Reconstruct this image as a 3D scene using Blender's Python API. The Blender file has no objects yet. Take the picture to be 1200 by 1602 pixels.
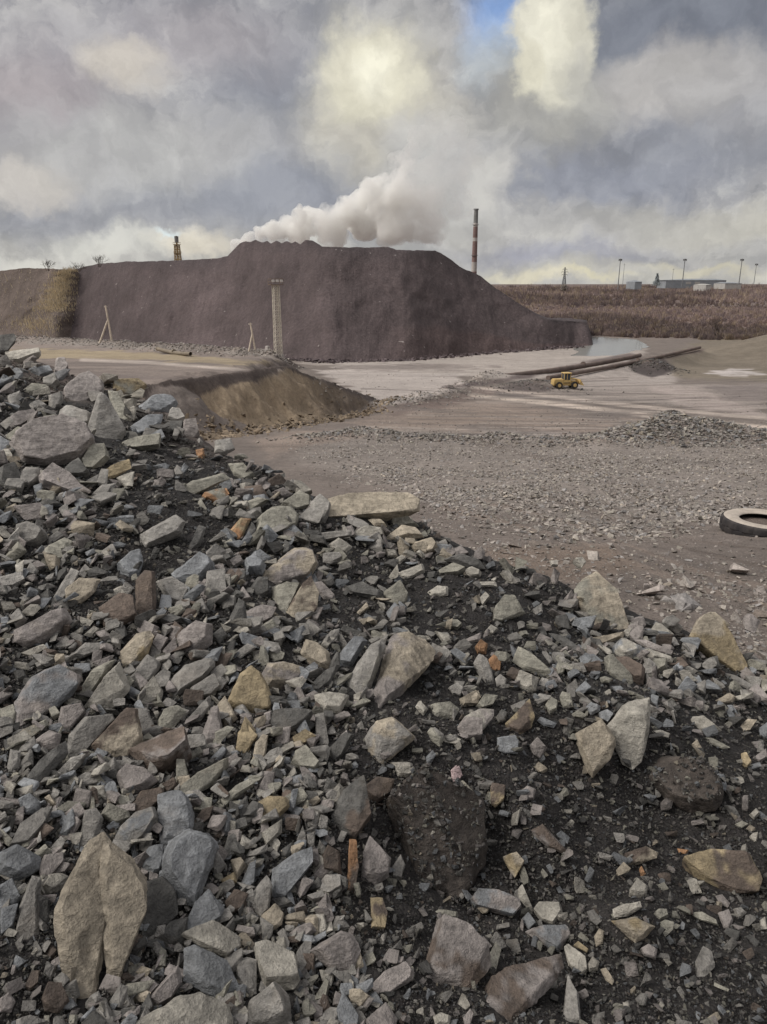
import bpy, bmesh, math, random
import numpy as np
from mathutils import Vector, Matrix
R = math.radians
sc = bpy.context.scene
COL = sc.collection
random.seed(7)
rng = np.random.default_rng(7)

# ------------------------------------------------------------------ camera
W, H, F = 1200.0, 1602.0, 1157.0
PITCH = R(17.3)
CP, SP = math.cos(PITCH), math.sin(PITCH)
cam_d = bpy.data.cameras.new('camera')
cam = bpy.data.objects.new('camera', cam_d)
COL.objects.link(cam)
cam.location = (0, 0, 0)
cam.rotation_euler = (math.pi / 2 - PITCH, 0, 0)
cam_d.sensor_fit = 'VERTICAL'
cam_d.sensor_height = 36.0
cam_d.lens = 36.0 * F / H
cam_d.clip_start = 0.05
cam_d.clip_end = 12000
sc.camera = cam
sc.view_settings.view_transform = 'Standard'
sc.view_settings.look = 'None'
sc.view_settings.gamma = 1.0
sc.view_settings.exposure = 1.0

def ray(px, py):
    u = (np.asarray(px, float) - 600) / F
    v = (801 - np.asarray(py, float)) / F
    return np.stack([u, CP + v * SP, -SP + v * CP], -1)

def project(x, y, z):
    dep = np.maximum(y * CP - z * SP, 1e-3)
    up = y * SP + z * CP
    return 600 + F * x / dep, 801 - F * up / dep

def s2l(c):
    c = np.asarray(c, float) / 255.0
    return np.where(c <= 0.04045, c / 12.92, ((c + 0.055) / 1.055) ** 2.4)

# ------------------------------------------------------------------ node helper
class NT:
    def __init__(self, tree):
        self.t = tree; self.n = tree.nodes; self.l = tree.links
    def add(self, typ, ins=None, **props):
        nd = self.n.new(typ)
        for k, v in props.items():
            setattr(nd, k, v)
        if ins:
            for k, v in ins.items():
                s = nd.inputs[k]
                if isinstance(v, bpy.types.NodeSocket):
                    self.l.new(v, s)
                else:
                    s.default_value = v
        return nd
    def math(self, op, a, b=None, c=None, clamp=False):
        ins = {0: a}
        if b is not None: ins[1] = b
        if c is not None: ins[2] = c
        return self.add('ShaderNodeMath', ins, operation=op, use_clamp=clamp).outputs[0]
    def vmath(self, op, a, b=None, out=0):
        ins = {0: a}
        if b is not None: ins[1] = b
        return self.add('ShaderNodeVectorMath', ins, operation=op).outputs[out]
    def mix(self, f, a, b, blend='MIX'):
        nd = self.add('ShaderNodeMix', {}, data_type='RGBA', blend_type=blend)
        for i, v in ((0, f), (6, a), (7, b)):
            s = nd.inputs[i]
            if isinstance(v, bpy.types.NodeSocket): self.l.new(v, s)
            else: s.default_value = v if i == 0 else (tuple(v) + (1,) if len(v) == 3 else tuple(v))
        return nd.outputs[2]
    def rng(self, v, a, b, c, d, smooth=False):
        nd = self.add('ShaderNodeMapRange', {0: v, 1: a, 2: b, 3: c, 4: d})
        if smooth: nd.interpolation_type = 'SMOOTHSTEP'
        return nd.outputs[0]
    def noise(self, vec, scale, detail=4, rough=0.55, dist=0.0):
        return self.add('ShaderNodeTexNoise', {'Vector': vec, 'Scale': scale, 'Detail': detail, 'Roughness': rough, 'Distortion': dist})

# ------------------------------------------------------------------ sky and sun
SUN_EL, SUN_AZ = R(48), R(-100)      # azimuth measured from +Y towards +X
world = bpy.data.worlds.new('World')
sc.world = world
world.use_nodes = True
wt = NT(world.node_tree)
wt.n.clear()
SKY_K = 5.0   # the exposure of +1 doubles it again
def skycol(c, k=1.0):
    return tuple(float(v) for v in s2l(c) * SKY_K * k)
tc = wt.add('ShaderNodeTexCoord')
d = wt.vmath('NORMALIZE', tc.outputs['Generated'])
sep = wt.add('ShaderNodeSeparateXYZ', {0: d})
X, Y, Z = sep.outputs
az = wt.math('ARCTAN2', X, Y)
el = wt.math('ARCSINE', Z)
ae = wt.add('ShaderNodeCombineXYZ', {0: az, 1: el, 2: 0.0}).outputs[0]
den = wt.math('ADD', wt.math('MAXIMUM', Z, 0.0), 0.16)
pl = wt.add('ShaderNodeCombineXYZ', {0: wt.math('DIVIDE', X, den), 1: wt.math('DIVIDE', Y, den), 2: 0.0}).outputs[0]
n_big = wt.noise(pl, 1.15, 7, 0.58, 0.1)
n_puff = wt.noise(ae, 7.0, 8, 0.60, 0.1)
wsub = wt.vmath('SUBTRACT', n_puff.outputs['Color'], (0.5, 0.5, 0.5))
warp = wt.vmath('MULTIPLY', wsub, (0.12, 0.10, 0.0))
n_curl = wt.noise(ae, 21.0, 7, 0.62, 0.05)
warp2 = wt.vmath('MULTIPLY', wt.vmath('SUBTRACT', n_curl.outputs['Color'], (0.5, 0.5, 0.5)), (0.045, 0.04, 0.0))
aew = wt.vmath('ADD', wt.vmath('ADD', ae, warp), warp2)
n_fine = wt.noise(aew, 26.0, 5, 0.55, 0.2)
nish = wt.add('ShaderNodeTexSky', sky_type='NISHITA', sun_disc=False, sun_elevation=SUN_EL, sun_rotation=SUN_AZ)
dark, mid, lite = skycol((138, 139, 145)), skycol((166, 165, 167)), skycol((198, 196, 192))
f1 = wt.rng(n_big.outputs[0], 0.36, 0.64, 0, 1, True)
f2 = wt.rng(n_puff.outputs[0], 0.34, 0.68, 0, 1, True)
f3 = wt.rng(n_curl.outputs[0], 0.34, 0.68, 0, 1, True)
fm = wt.math('ADD', wt.math('ADD', wt.math('MULTIPLY', f1, 0.45), wt.math('MULTIPLY', f2, 0.38)), wt.math('MULTIPLY', f3, 0.17))
def relief(scale, det, dx, dy):
    a_ = wt.noise(aew, scale, det + 2, 0.60, 0.0).outputs[0]
    b_ = wt.noise(wt.vmath('ADD', aew, (dx, dy, 0.0)), scale, det + 2, 0.60, 0.0).outputs[0]
    return wt.math('SUBTRACT', a_, b_)
rel = wt.math('ADD', wt.math('MULTIPLY', relief(8.0, 5, .008, .030), 1.5), wt.math('MULTIPLY', relief(19.0, 5, .004, .013), .9))
fm = wt.math('ADD', fm, wt.math('MULTIPLY', rel, 1.25))
c = wt.mix(wt.rng(fm, 0.15, 0.5, 0, 1, True), dark, mid)
c = wt.mix(wt.rng(fm, 0.5, 0.92, 0, 1, True), c, lite)
# pale band of thinner cloud low over the horizon
c = wt.mix(wt.math('MULTIPLY', wt.rng(el, 0.02, 0.13, 0.75, 0, True), wt.rng(f2, 0, 1, .55, 1)), c, skycol((192, 190, 184)))
def aepx(px, py):
    v = ray(px, py); v = v / np.linalg.norm(v)
    return math.atan2(v[0], v[1]), math.asin(v[2])
def blob(c, px, py, rx, ry, col, s=1.0, edge=0.25, k=1.0):
    a, e = aepx(px, py)
    q = wt.vmath('SUBTRACT', aew, (a, e, 0))
    q = wt.vmath('MULTIPLY', q, (F / rx, F / ry, 0))
    r = wt.vmath('LENGTH', q, out=1)
    f = wt.rng(r, edge, 1.25, s, 0, True)
    return wt.mix(f, c, skycol(col, k))
BLOBS = [
 (60, 205, 150, 85, (146, 142, 147), .85, .45), (60, 130, 130, 60, (182, 172, 172), .6, .1), (1100, 50, 230, 95, (122, 126, 136), .95, .5), (430, 170, 150, 140, (150, 152, 160), .75, .2),
 (440, 300, 240, 55, (148, 151, 160), .85, .3), (110, 325, 230, 40, (152, 154, 162), .7, .3), (1120, 215, 200, 50, (138, 140, 148), .9, .4), (920, 285, 220, 36, (146, 149, 160), .85, .3),
 (780, 270, 120, 45, (150, 152, 160), .7, .2), (850, 395, 190, 22, (152, 154, 170), .7, .1), (620, 60, 140, 60, (192, 190, 186), .7, .2), (180, 60, 260, 70, (160, 157, 163), .6, .1), (330, 60, 120, 60, (172, 166, 168), .6, .2),
 (205, 112, 60, 36, (204, 196, 184), .75, .3), (300, 225, 160, 50, (186, 184, 182), .7, .3), (160, 245, 150, 60, (192, 191, 189), .75, .4), (1060, 130, 130, 50, (188, 184, 180), .85, .5), (1170, 150, 90, 60, (176, 174, 174), .7, .4),
 (600, 190, 130, 95, (198, 193, 180), .85, .45), (575, 120, 82, 62, (222, 217, 197), .95, .6), (588, 108, 42, 36, (242, 238, 218), .9, .2),
 (800, 22, 80, 52, (132, 162, 210), .95, .3), (765, 85, 55, 50, (190, 199, 206), .7, .2),
 (845, 160, 105, 75, (172, 170, 164), .9, .5), (862, 72, 62, 72, (214, 210, 194), .98, .88), (845, 55, 36, 56, (241, 237, 218), .9, .3), (812, 100, 28, 38, (228, 223, 202), .85, .5), (905, 130, 36, 50, (176, 174, 168), .7, .3),
 (665, 240, 70, 60, (196, 194, 190), .85, .5), (700, 280, 100, 60, (184, 183, 181), .8, .4), (700, 350, 110, 50, (190, 188, 184), .8, .3), (770, 280, 45, 40, (200, 197, 191), .75, .5),
 (1110, 345, 170, 26, (192, 188, 176), .8, .3), (950, 350, 240, 36, (182, 180, 178), .6, .2),
 (200, 380, 120, 22, (208, 207, 200), .8, .3), (315, 380, 60, 24, (218, 210, 194), .8, .3), (272, 362, 22, 7, (214, 228, 232), .7, .1), (30, 408, 70, 16, (218, 216, 208), .8, .2), (20, 280, 70, 30, (204, 198, 190), .75, .4),
 (850, 437, 120, 13, (222, 214, 188), .9, .1), (930, 434, 50, 6, (234, 224, 184), .9, .1), (1090, 417, 90, 9, (216, 208, 180), .8, .2), (1000, 428, 240, 20, (198, 195, 186), .6, .1),
]
for b in BLOBS:
    c = blob(c, *b)
rl = wt.rng(rel, -.22, .22, .90, 1.10)
c = wt.mix(1.0, c, wt.add('ShaderNodeCombineColor', {0: rl, 1: rl, 2: rl}).outputs[0], 'MULTIPLY')
c = wt.mix(1.0, c, wt.add('ShaderNodeCombineColor', {0: wt.rng(n_fine.outputs[0], .3, .7, .93, 1.07), 1: wt.rng(n_fine.outputs[0], .3, .7, .93, 1.07), 2: wt.rng(n_fine.outputs[0], .3, .7, .94, 1.06)}).outputs[0], 'MULTIPLY')
# overcast sky is brighter towards the zenith (above the picture)
zen = wt.rng(el, R(40), R(70), 1.0, 2.3, True)
c = wt.mix(1.0, c, wt.add('ShaderNodeCombineColor', {0: zen, 1: zen, 2: zen}).outputs[0], 'MULTIPLY')
c = wt.mix(0.985, nish.outputs[0], c)
bg = wt.add('ShaderNodeBackground', {'Color': c, 'Strength': 0.1})
wt.add('ShaderNodeOutputWorld', {'Surface': bg.outputs[0]})

sun_d = bpy.data.lights.new('sun', 'SUN')
sun_d.energy = 1.5
sun_d.angle = R(35)
sun_d.color = (1.0, 0.955, 0.89)
sun = bpy.data.objects.new('sun', sun_d)
COL.objects.link(sun)
sv = Vector((math.sin(SUN_AZ) * math.cos(SUN_EL), math.cos(SUN_AZ) * math.cos(SUN_EL), math.sin(SUN_EL)))
sun.rotation_euler = sv.to_track_quat('Z', 'Y').to_euler()
sc.cycles.volume_bounces = 10
sc.cycles.max_bounces = 12

# ------------------------------------------------------------------ numpy noise
def _h(ix, iy, iz, seed):
    n = (np.asarray(ix) * 374761393 + np.asarray(iy) * 668265263 + np.asarray(iz) * 2147483647 + seed * 1274126177) & 0xffffffff
    n = ((n ^ (n >> 13)) * 1274126177) & 0xffffffff
    n = ((n ^ (n >> 16)) * 2246822519) & 0xffffffff
    return ((n ^ (n >> 15)) & 0xffffff) / float(0xffffff)
def vnoise(x, y, z=0.0, seed=0):
    x, y, z = np.broadcast_arrays(np.asarray(x, float), np.asarray(y, float), np.asarray(z, float))
    fx, fy, fz = np.floor(x), np.floor(y), np.floor(z)
    ix, iy, iz = fx.astype(np.int64), fy.astype(np.int64), fz.astype(np.int64)
    tx, ty, tz = x - fx, y - fy, z - fz
    tx, ty, tz = tx * tx * (3 - 2 * tx), ty * ty * (3 - 2 * ty), tz * tz * (3 - 2 * tz)
    r = 0
    for a in (0, 1):
        wx = tx if a else 1 - tx
        for b in (0, 1):
            wy = ty if b else 1 - ty
            for cc in (0, 1):
                wz = tz if cc else 1 - tz
                r = r + wx * wy * wz * _h(ix + a, iy + b, iz + cc, seed)
    return r * 2 - 1
def fbm(x, y, z=0.0, seed=0, oct=4, gain=0.5):
    r, a, f = 0, 1.0, 1.0
    for o in range(oct):
        r = r + a * vnoise(np.asarray(x) * f, np.asarray(y) * f, np.asarray(z) * f, seed + o * 17)
        a *= gain; f *= 2.03
    return r
def sstep(a, b, x):
    t = np.clip((x - a) / (b - a), 0, 1)
    return t * t * (3 - 2 * t)

def poly_sd(px, py, poly):
    """signed distance to a polygon, negative inside"""
    P = np.asarray(poly, float); n = len(P)
    dmin = np.full(np.shape(px), 1e18); ins = np.zeros(np.shape(px), bool)
    for i in range(n):
        a, b = P[i], P[(i + 1) % n]
        e = b - a
        wx, wy = px - a[0], py - a[1]
        t = np.clip((wx * e[0] + wy * e[1]) / max(e @ e, 1e-12), 0, 1)
        dmin = np.minimum(dmin, (wx - e[0] * t) ** 2 + (wy - e[1] * t) ** 2)
        cnd = ((a[1] <= py) & (py < b[1])) | ((b[1] <= py) & (py < a[1]))
        if abs(e[1]) > 1e-12:
            xi = a[0] + (py - a[1]) * e[0] / e[1]
            ins ^= cnd & (px < xi)
    return np.where(ins, -1, 1) * np.sqrt(dmin)
def line_d(px, py, pts):
    P = np.asarray(pts, float)
    dmin = np.full(np.shape(px), 1e18)
    for a, b in zip(P[:-1], P[1:]):
        e = b - a
        wx, wy = px - a[0], py - a[1]
        t = np.clip((wx * e[0] + wy * e[1]) / max(e @ e, 1e-12), 0, 1)
        dmin = np.minimum(dmin, (wx - e[0] * t) ** 2 + (wy - e[1] * t) ** 2)
    return np.sqrt(dmin)

# ------------------------------------------------------------------ object helpers
def mesh_np(name, v, faces, mat, col=None, smooth=False, parent=None, flat_quads=None):
    """faces: (n,3) or (n,4) int array"""
    me = bpy.data.meshes.new(name)
    v = np.ascontiguousarray(v, np.float32); faces = np.ascontiguousarray(faces, np.int32)
    k = faces.shape[1]
    me.vertices.add(len(v)); me.vertices.foreach_set('co', v.ravel())
    me.loops.add(faces.size); me.loops.foreach_set('vertex_index', faces.ravel())
    me.polygons.add(len(faces))
    me.polygons.foreach_set('loop_start', np.arange(0, faces.size, k, dtype=np.int32))
    me.polygons.foreach_set('loop_total', np.full(len(faces), k, np.int32))
    me.polygons.foreach_set('use_smooth', np.full(len(faces), smooth, bool))
    me.update(calc_edges=True)
    if col is not None:
        at = me.color_attributes.new('Col', 'FLOAT_COLOR', 'POINT')
        c4 = np.ones((len(v), 4), np.float32); c4[:, :col.shape[1]] = col
        at.data.foreach_set('color', c4.ravel())
    if mat: me.materials.append(mat)
    o = bpy.data.objects.new(name, me); COL.objects.link(o)
    if parent: o.parent = parent
    return o
def obj_bm(name, bm, mat, parent=None, loc=None, smooth=None, rot=None):
    me = bpy.data.meshes.new(name); bm.to_mesh(me); bm.free()
    if smooth is not None:
        me.polygons.foreach_set('use_smooth', [True] * len(me.polygons))
        me.set_sharp_from_angle(angle=R(smooth))
    if mat: me.materials.append(mat)
    o = bpy.data.objects.new(name, me); COL.objects.link(o)
    if parent: o.parent = parent
    if loc is not None: o.location = loc
    if rot is not None: o.rotation_euler = rot
    return o
def empty(name, loc, rz=0):
    o = bpy.data.objects.new(name, None); COL.objects.link(o)
    o.location = loc; o.rotation_euler = (0, 0, rz); o.empty_display_size = 0.3
    return o
def tag(o, label=None, cat=None, group=None, kind=None):
    if label: o['label'] = label
    if cat: o['category'] = cat
    if group: o['group'] = group
    if kind: o['kind'] = kind
    return o
def copy_tree(o, parent=None):
    c = o.copy(); COL.objects.link(c); c.parent = parent
    for ch in list(o.children): copy_tree(ch, c)
    return c
def bx(bm, c, s, rot=None):
    m = Matrix.Translation(c) @ (rot if rot is not None else Matrix()) @ Matrix.Diagonal((s[0], s[1], s[2], 1))
    return bmesh.ops.create_cube(bm, size=1.0, matrix=m)['verts']
def tube(bm, a, b, r0, r1=None, seg=8, caps=True):
    a, b = Vector(a), Vector(b); r1 = r0 if r1 is None else r1
    q = (b - a).to_track_quat('Z', 'Y')
    m = Matrix.Translation((a + b) / 2) @ q.to_matrix().to_4x4()
    return bmesh.ops.create_cone(bm, cap_ends=caps, segments=seg, radius1=r0, radius2=r1, depth=(b - a).length, matrix=m)['verts']

def new_mat(name):
    m = bpy.data.materials.new(name); m.use_nodes = True
    t = NT(m.node_tree); t.n.clear()
    return m, t
def finish(t, col, rough=0.85, bump=None, bstr=0.4, bdist=0.02, metal=0.0, spec=0.3):
    p = t.add('ShaderNodeBsdfPrincipled', {'Roughness': rough, 'Metallic': metal, 'Specular IOR Level': spec})
    if isinstance(col, bpy.types.NodeSocket): t.l.new(col, p.inputs['Base Color'])
    else: p.inputs['Base Color'].default_value = tuple(col) + (1,)
    if bump is not None:
        b = t.add('ShaderNodeBump', {'Height': bump, 'Strength': bstr, 'Distance': bdist})
        t.l.new(b.outputs[0], p.inputs['Normal'])
    t.add('ShaderNodeOutputMaterial', {'Surface': p.outputs[0]})
def simple_mat(name, rgb, rough=0.7, var=0.25, scale=3.0, metal=0.0, dirt=None):
    """painted or weathered surface: base colour broken up by two noises"""
    m, t = new_mat(name)
    oc = t.add('ShaderNodeTexCoord').outputs['Object']
    n1 = t.noise(oc, scale, 5, 0.6).outputs[0]
    n2 = t.noise(oc, scale * 9, 3, 0.6).outputs[0]
    rgb = tuple(rgb)
    lo = tuple(v * (1 - var) for v in rgb); hi = tuple(min(v * (1 + var), 1) for v in rgb)
    col = t.mix(t.rng(n1, .3, .7, 0, 1), lo, hi)
    if dirt: col = t.mix(t.rng(n2, .52, .7, 0, .7), col, dirt)
    finish(t, col, rough, n2, 0.25, 0.01, metal)
    return m
# ------------------------------------------------------------------ shape of the land
FY = [-60, 0, 4, 6, 10, 20, 30, 36, 60, 100, 170, 260, 420, 900, 2500, 6000]
FZ = [-2.2, -2.2, -2.4, -2.65, -3.3, -4.9, -6.4, -7.1, -9.7, -12.8, -15.8, -17, -17.2, -15.5, -13, -20]
TY = [0, 30, 40, 60, 90, 125, 190, 260]
TZ = [-3.6, -4.3, -4.75, -6.4, -8.9, -11.9, -12.1, -12.5]
def floor0(y): return np.interp(y, FY, FZ)
def on_floor(px, py):
    """where the pixel's ray meets the bare quarry floor profile"""
    dx, dy, dz = ray(px, py)
    t = np.geomspace(2, 5000, 6000)
    g = dz * t - floor0(dy * t)
    i = int(np.argmax(g < 0)); tt = t[i]
    return np.array([dx * tt, dy * tt])
BASE = [on_floor(*p) for p in ((180, 702), (260, 694), (340, 682), (450, 667), (540, 653), (612, 636))]
def ridge(x, y, pts, h, w):
    return h * np.exp(-(line_d(x, y, pts) / w) ** 2)
MOUND = on_floor(1045, 690)
RIDGE_G = [on_floor(*p) for p in ((470, 690), (560, 680), (660, 690), (780, 692), (930, 700))]
RIDGE_R = [on_floor(*p) for p in ((600, 640), (650, 632), (705, 622), (740, 606), (770, 598))]
DARKM = on_floor(835, 612)
DARKP = on_floor(1018, 582)
EMB = [on_floor(*p) for p in ((770, 602), (880, 583), (960, 566), (1000, 560))]
def terr_pt(px, py):
    dx, dy, dz = ray(px, py)
    t = np.geomspace(2, 2000, 6000)
    g = dz * t - np.interp(dy * t, TY, TZ)
    tt = t[int(np.argmax(g < 0))]
    return np.array([dx * tt, dy * tt])
BERM = [(ray(a, 545) * (d_ / ray(a, 545)[1]))[:2] for a, d_ in ((-90, 186), (0, 170), (100, 156), (200, 144), (300, 135), (400, 127), (441, 123))]
POND = np.array([on_floor(*p) for p in ((900, 553), (935, 555), (975, 550), (1003, 541), (985, 533), (930, 529), (900, 533))])
POND_Z = float(floor0(POND[:, 1].mean())) - .1
TERR = [(-160, 22), (-30, 26)] + [tuple(p) for p in BASE[:3]] + [(-6.7, 46), (-7.9, 60), (-10.1, 75), (-12.6, 98), (-14.7, 132)] + [(p[0], p[1] + 7) for p in BERM[::-1]] + [(-160, BERM[0][1] + 7)]
CREST = np.array([ray(a, b) * (d_ / ray(a, b)[1]) for a, b, d_ in ((120, 612, 27), (180, 606, 31.5), (240, 599, 34.5), (290, 591, 37), (340, 586, 39.5), (390, 578, 42.5), (425, 572, 45), (441, 569.5, 46.5), (455, 573, 47.5), (480, 583, 49), (520, 598, 52), (560, 612, 55.5), (612, 631, 60.5))])
PIPE_A = on_floor(862, 598); PIPE_B = PIPE_A[1] + 46
def _at(px, py, d):
    r_ = ray(px, py); return r_ * (d / r_[1])
PA, PB = _at(858, 591, PIPE_A[1]), _at(1095, 543.5, PIPE_B)
def ground(x, y, fine=True):
    """height of the quarry floor / terrace and the cliff blend"""
    x = np.asarray(x, float); y = np.asarray(y, float)
    f = floor0(y)
    f = f + 0.0012 * np.clip(np.abs(x) - 150, 0, 1e9)
    f = f + 5.6 * np.exp(-((x - 92) / 24) ** 2 - ((y - 152) / 15) ** 2) + 4 * np.exp(-((x - 125) / 40) ** 2 - ((y - 165) / 25) ** 2)
    ax, ay = x - MOUND[0], y - MOUND[1]
    f = f + 0.9 * np.exp(-(ax / 2.6) ** 2 - (ay / 1.6) ** 2) * (1 + .25 * vnoise(x * 1.3, y * 1.3, 0, 19)) + 0.4 * np.exp(-((ax - 3.5) / 4) ** 2 - ((ay + .5) / 1.5) ** 2)
    f = f + ridge(x, y, RIDGE_G, 0.3, 0.9) * (1 + .5 * vnoise(x * .8, y * .8, 0, 5))
    f = f + ridge(x, y, RIDGE_R, 0.75, 1.8) * (1 + .6 * vnoise(x * .5, y * .5, 0, 6))
    f = f + 1.15 * np.exp(-((x - DARKM[0]) / 4.6) ** 2 - ((y - DARKM[1]) / 3.5) ** 2)
    f = f + 2.0 * np.exp(-((x - DARKP[0]) / 3.6) ** 2 - ((y - DARKP[1]) / 3.5) ** 2)
    f = f + ridge(x, y, EMB, 0.9, 3.0)
    # bank of spoil carrying the sloping pipe
    e = PB[:2] - PA[:2]
    pt = ((x - PA[0]) * e[0] + (y - PA[1]) * e[1]) / (e @ e)
    pc = np.clip(pt, 0, 1)
    pd = np.hypot(x - PA[0] - pc * e[0], y - PA[1] - pc * e[1])
    want = PA[2] + pc * (PB[2] - PA[2]) - .55
    f = f + np.maximum(want - f, 0) * np.exp(-(pd / 2.6) ** 2)
    psd = poly_sd(x, y, POND) + 3.5 * fbm(x * .07, y * .07, 0, 47, 3) + .8 * vnoise(x * .4, y * .4, 0, 48)
    pk = sstep(9, 2, psd); f = f * (1 - pk) + (POND_Z + np.clip(.05 * psd, -.5, .3)) * pk
    rgh = sstep(4, 14, y) * (1 - pk) * (0.05 * fbm(x * .30 + y * .17, y * .25 - x * .13, 0, 11, 3) + 0.02 * fbm(x * 1.7 + y * .9, y * 1.5 - x * 1.1, 0, 14, 2)) if fine else 0
    f = f + rgh
    sd = poly_sd(x, y, TERR)
    en = 0.9 * fbm(x * .22, y * .22, 0, 21, 4) * sstep(25, 40, y)
    b = np.clip((0.3 - sd - en) / 3.8, 0, 1); b = b * b * (3 - 2 * b)
    tz = np.interp(y, TY, TZ) - 0.02 * np.clip(-x - 60, 0, 200) + ridge(x, y, BERM, 1.0, 2.2) * (1 + .35 * vnoise(x * .6, y * .6, 0, 8))
    if fine:
        tz = tz + 0.10 * fbm(x * .3, y * .3, 0, 31, 3)
        bump = 4 * b * (1 - b)
        tz = tz + bump * (0.35 * fbm(x * .9, y * .9, 0, 41, 3))
    z = f * (1 - b) + tz * b
    # the cut bank: a crest line, steep towards the floor, easing off behind
    cz, cd = np.full(np.shape(x), -99.0), np.full(np.shape(x), 99.0)
    near = (y > 20) & (y < 85) & (x > -30) & (x < 14)
    if np.any(near):
        xn, yn = x[near], y[near]
        best = np.full(xn.shape, 1e9); bz = np.zeros(xn.shape); sd_ = np.zeros(xn.shape)
        for p, q in zip(CREST[:-1], CREST[1:]):
            e = (q - p)[:2]; wx, wy = xn - p[0], yn - p[1]
            s = np.clip((wx * e[0] + wy * e[1]) / (e @ e), 0, 1)
            dd = np.hypot(wx - s * e[0], wy - s * e[1])
            m = dd < best
            best = np.where(m, dd, best); bz = np.where(m, p[2] + s * (q[2] - p[2]), bz)
            sd_ = np.where(m, np.sign(e[0] * wy - e[1] * wx), sd_)
        front = sd_ < 0
        nzf = .35 * fbm(xn * .8, yn * .8, 0, 43, 4) if fine else 0
        ds = np.maximum(best + np.where(front, nzf * np.clip(best, 0, 1.2), 0), 0)
        steep = np.where(ds < 1.6, 1.45 * ds, 2.32 + .72 * (ds - 1.6))
        bz = bz - np.where(front, steep, .42 * np.sqrt(ds * ds + .04)) + (.06 * fbm(xn * 1.3, yn * 1.3, 0, 44, 3) if fine else 0)
        cz[near] = bz; cd[near] = np.where(front, best, -best)
    act = cz > z
    z = np.where(act, cz, z)
    ground.cd = np.where(act, cd, 99.0)
    return z, b

# the rubble heap the photographer stands on
BROW_X = [-260, -60, 0, 130, 230, 300, 370, 450, 520, 650, 720, 850, 1000, 1100, 1200, 1320]
BROW_Y = [500, 520, 548, 590, 612, 690, 712, 752, 792, 806, 862, 898, 968, 1000, 1036, 1090]
def brow(px): return np.interp(px, BROW_X, BROW_Y)
def pile_top(x, y):
    z = -1.5 - 0.26 * x + np.where(x < -3.2, 0.16 * (x + 3.2), 0)
    z = z + 0.06 * fbm(x * 1.1 + 3.3, y * 1.1, 0, 51, 3)
    # lumpy hollows of crumbling earth at the lower right
    z = z + .055 * fbm(x * 4.2, y * 4.2 + 2, 0, 57, 2) * np.exp(-((x - .8) / .75) ** 2 - ((y - 1.8) / .7) ** 2)
    z = z - 0.17 * np.exp(-((x - .30) / .30) ** 2 - ((y - 1.75) / .30) ** 2) - 0.12 * np.exp(-((x - 1.0) / .35) ** 2 - ((y - 2.15) / .25) ** 2)
    return z + 0.10 * np.exp(-((x - .95) / .5) ** 2 - ((y - 2.75) / .35) ** 2)
_bx = np.arange(-200, 1321, 20.0)
_D = ray(_bx, brow(_bx) + 5)
_t = np.full(len(_bx), 9.0)
for _s in np.linspace(9, 2, 700):
    _P = _D * _s
    _t = np.where(_P[:, 2] < pile_top(_P[:, 0], _P[:, 1]), np.minimum(_t, _s), _t)
_P = _D * _t[:, None]
_o = np.argsort(_P[:, 0])
CRX = np.concatenate([[-14], _P[_o, 0], [6, 10]]); CRY = np.concatenate([[_P[_o, 1][0]], _P[_o, 1], [2.2, 1.5]])
CRY = np.convolve(np.pad(CRY, 2, 'edge'), np.ones(5) / 5, 'valid')
def pile0(x, y):
    s = np.maximum(y - np.interp(x, CRX, CRY), 0)
    return pile_top(x, y) - 0.75 * s * s / (s + 0.35)
def pile_floor(x, y):
    return np.maximum(pile0(x, y), ground(x, y, False)[0])

def hit(px, py, fn, t0=0.7, t1=600, n=900):
    px = np.atleast_1d(np.asarray(px, float)); py = np.atleast_1d(np.asarray(py, float))
    D = ray(px, py)
    ts = np.geomspace(t0, t1, n)
    lo = np.full(len(px), float(t0)); done = np.zeros(len(px), bool); hi = np.full(len(px), float(t1))
    prev = np.full(len(px), float(t0))
    for t in ts:
        act = ~done
        if not act.any(): break
        P = D[act] * t
        h_ = P[:, 2] < fn(P[:, 0], P[:, 1])
        ia = np.where(act)[0]
        j = ia[h_]
        hi[j] = t; lo[j] = prev[j]; done[j] = True
        prev[ia] = t
    for _ in range(14):
        m = (lo + hi) / 2
        P = D * m[:, None]
        b = P[:, 2] < fn(P[:, 0], P[:, 1])
        hi = np.where(b, m, hi); lo = np.where(b, lo, m)
    return D * hi[:, None], hi, done
gfn = lambda x, y: ground(x, y, False)[0]

# ------------------------------------------------------------------ materials of earth and stone
def earth_mat(name, bscale=1.0, wet=False):
    m, t = new_mat(name)
    at = t.add('ShaderNodeAttribute', attribute_name='Col').outputs['Color']
    oc = t.add('ShaderNodeTexCoord').outputs['Object']
    n1 = t.noise(oc, 0.55, 6, 0.6).outputs[0]
    n2 = t.noise(oc, 5.0, 6, 0.65).outputs[0]
    n3 = t.noise(oc, 40.0, 4, 0.65).outputs[0]
    f = t.math('MULTIPLY', t.math('MULTIPLY', t.rng(n1, .25, .75, .80, 1.2), t.rng(n2, .3, .7, .78, 1.22)), t.rng(n3, .3, .7, .75, 1.25))
    col = t.mix(1.0, at, t.add('ShaderNodeCombineColor', {0: f, 1: f, 2: f}).outputs[0], 'MULTIPLY')
    hsum = t.math('ADD', n2, t.math('MULTIPLY', n3, 0.25))
    finish(t, col, 0.92, hsum, 0.7, 0.12 * bscale)
    return m
M_earth = earth_mat('quarry_earth')

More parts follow.
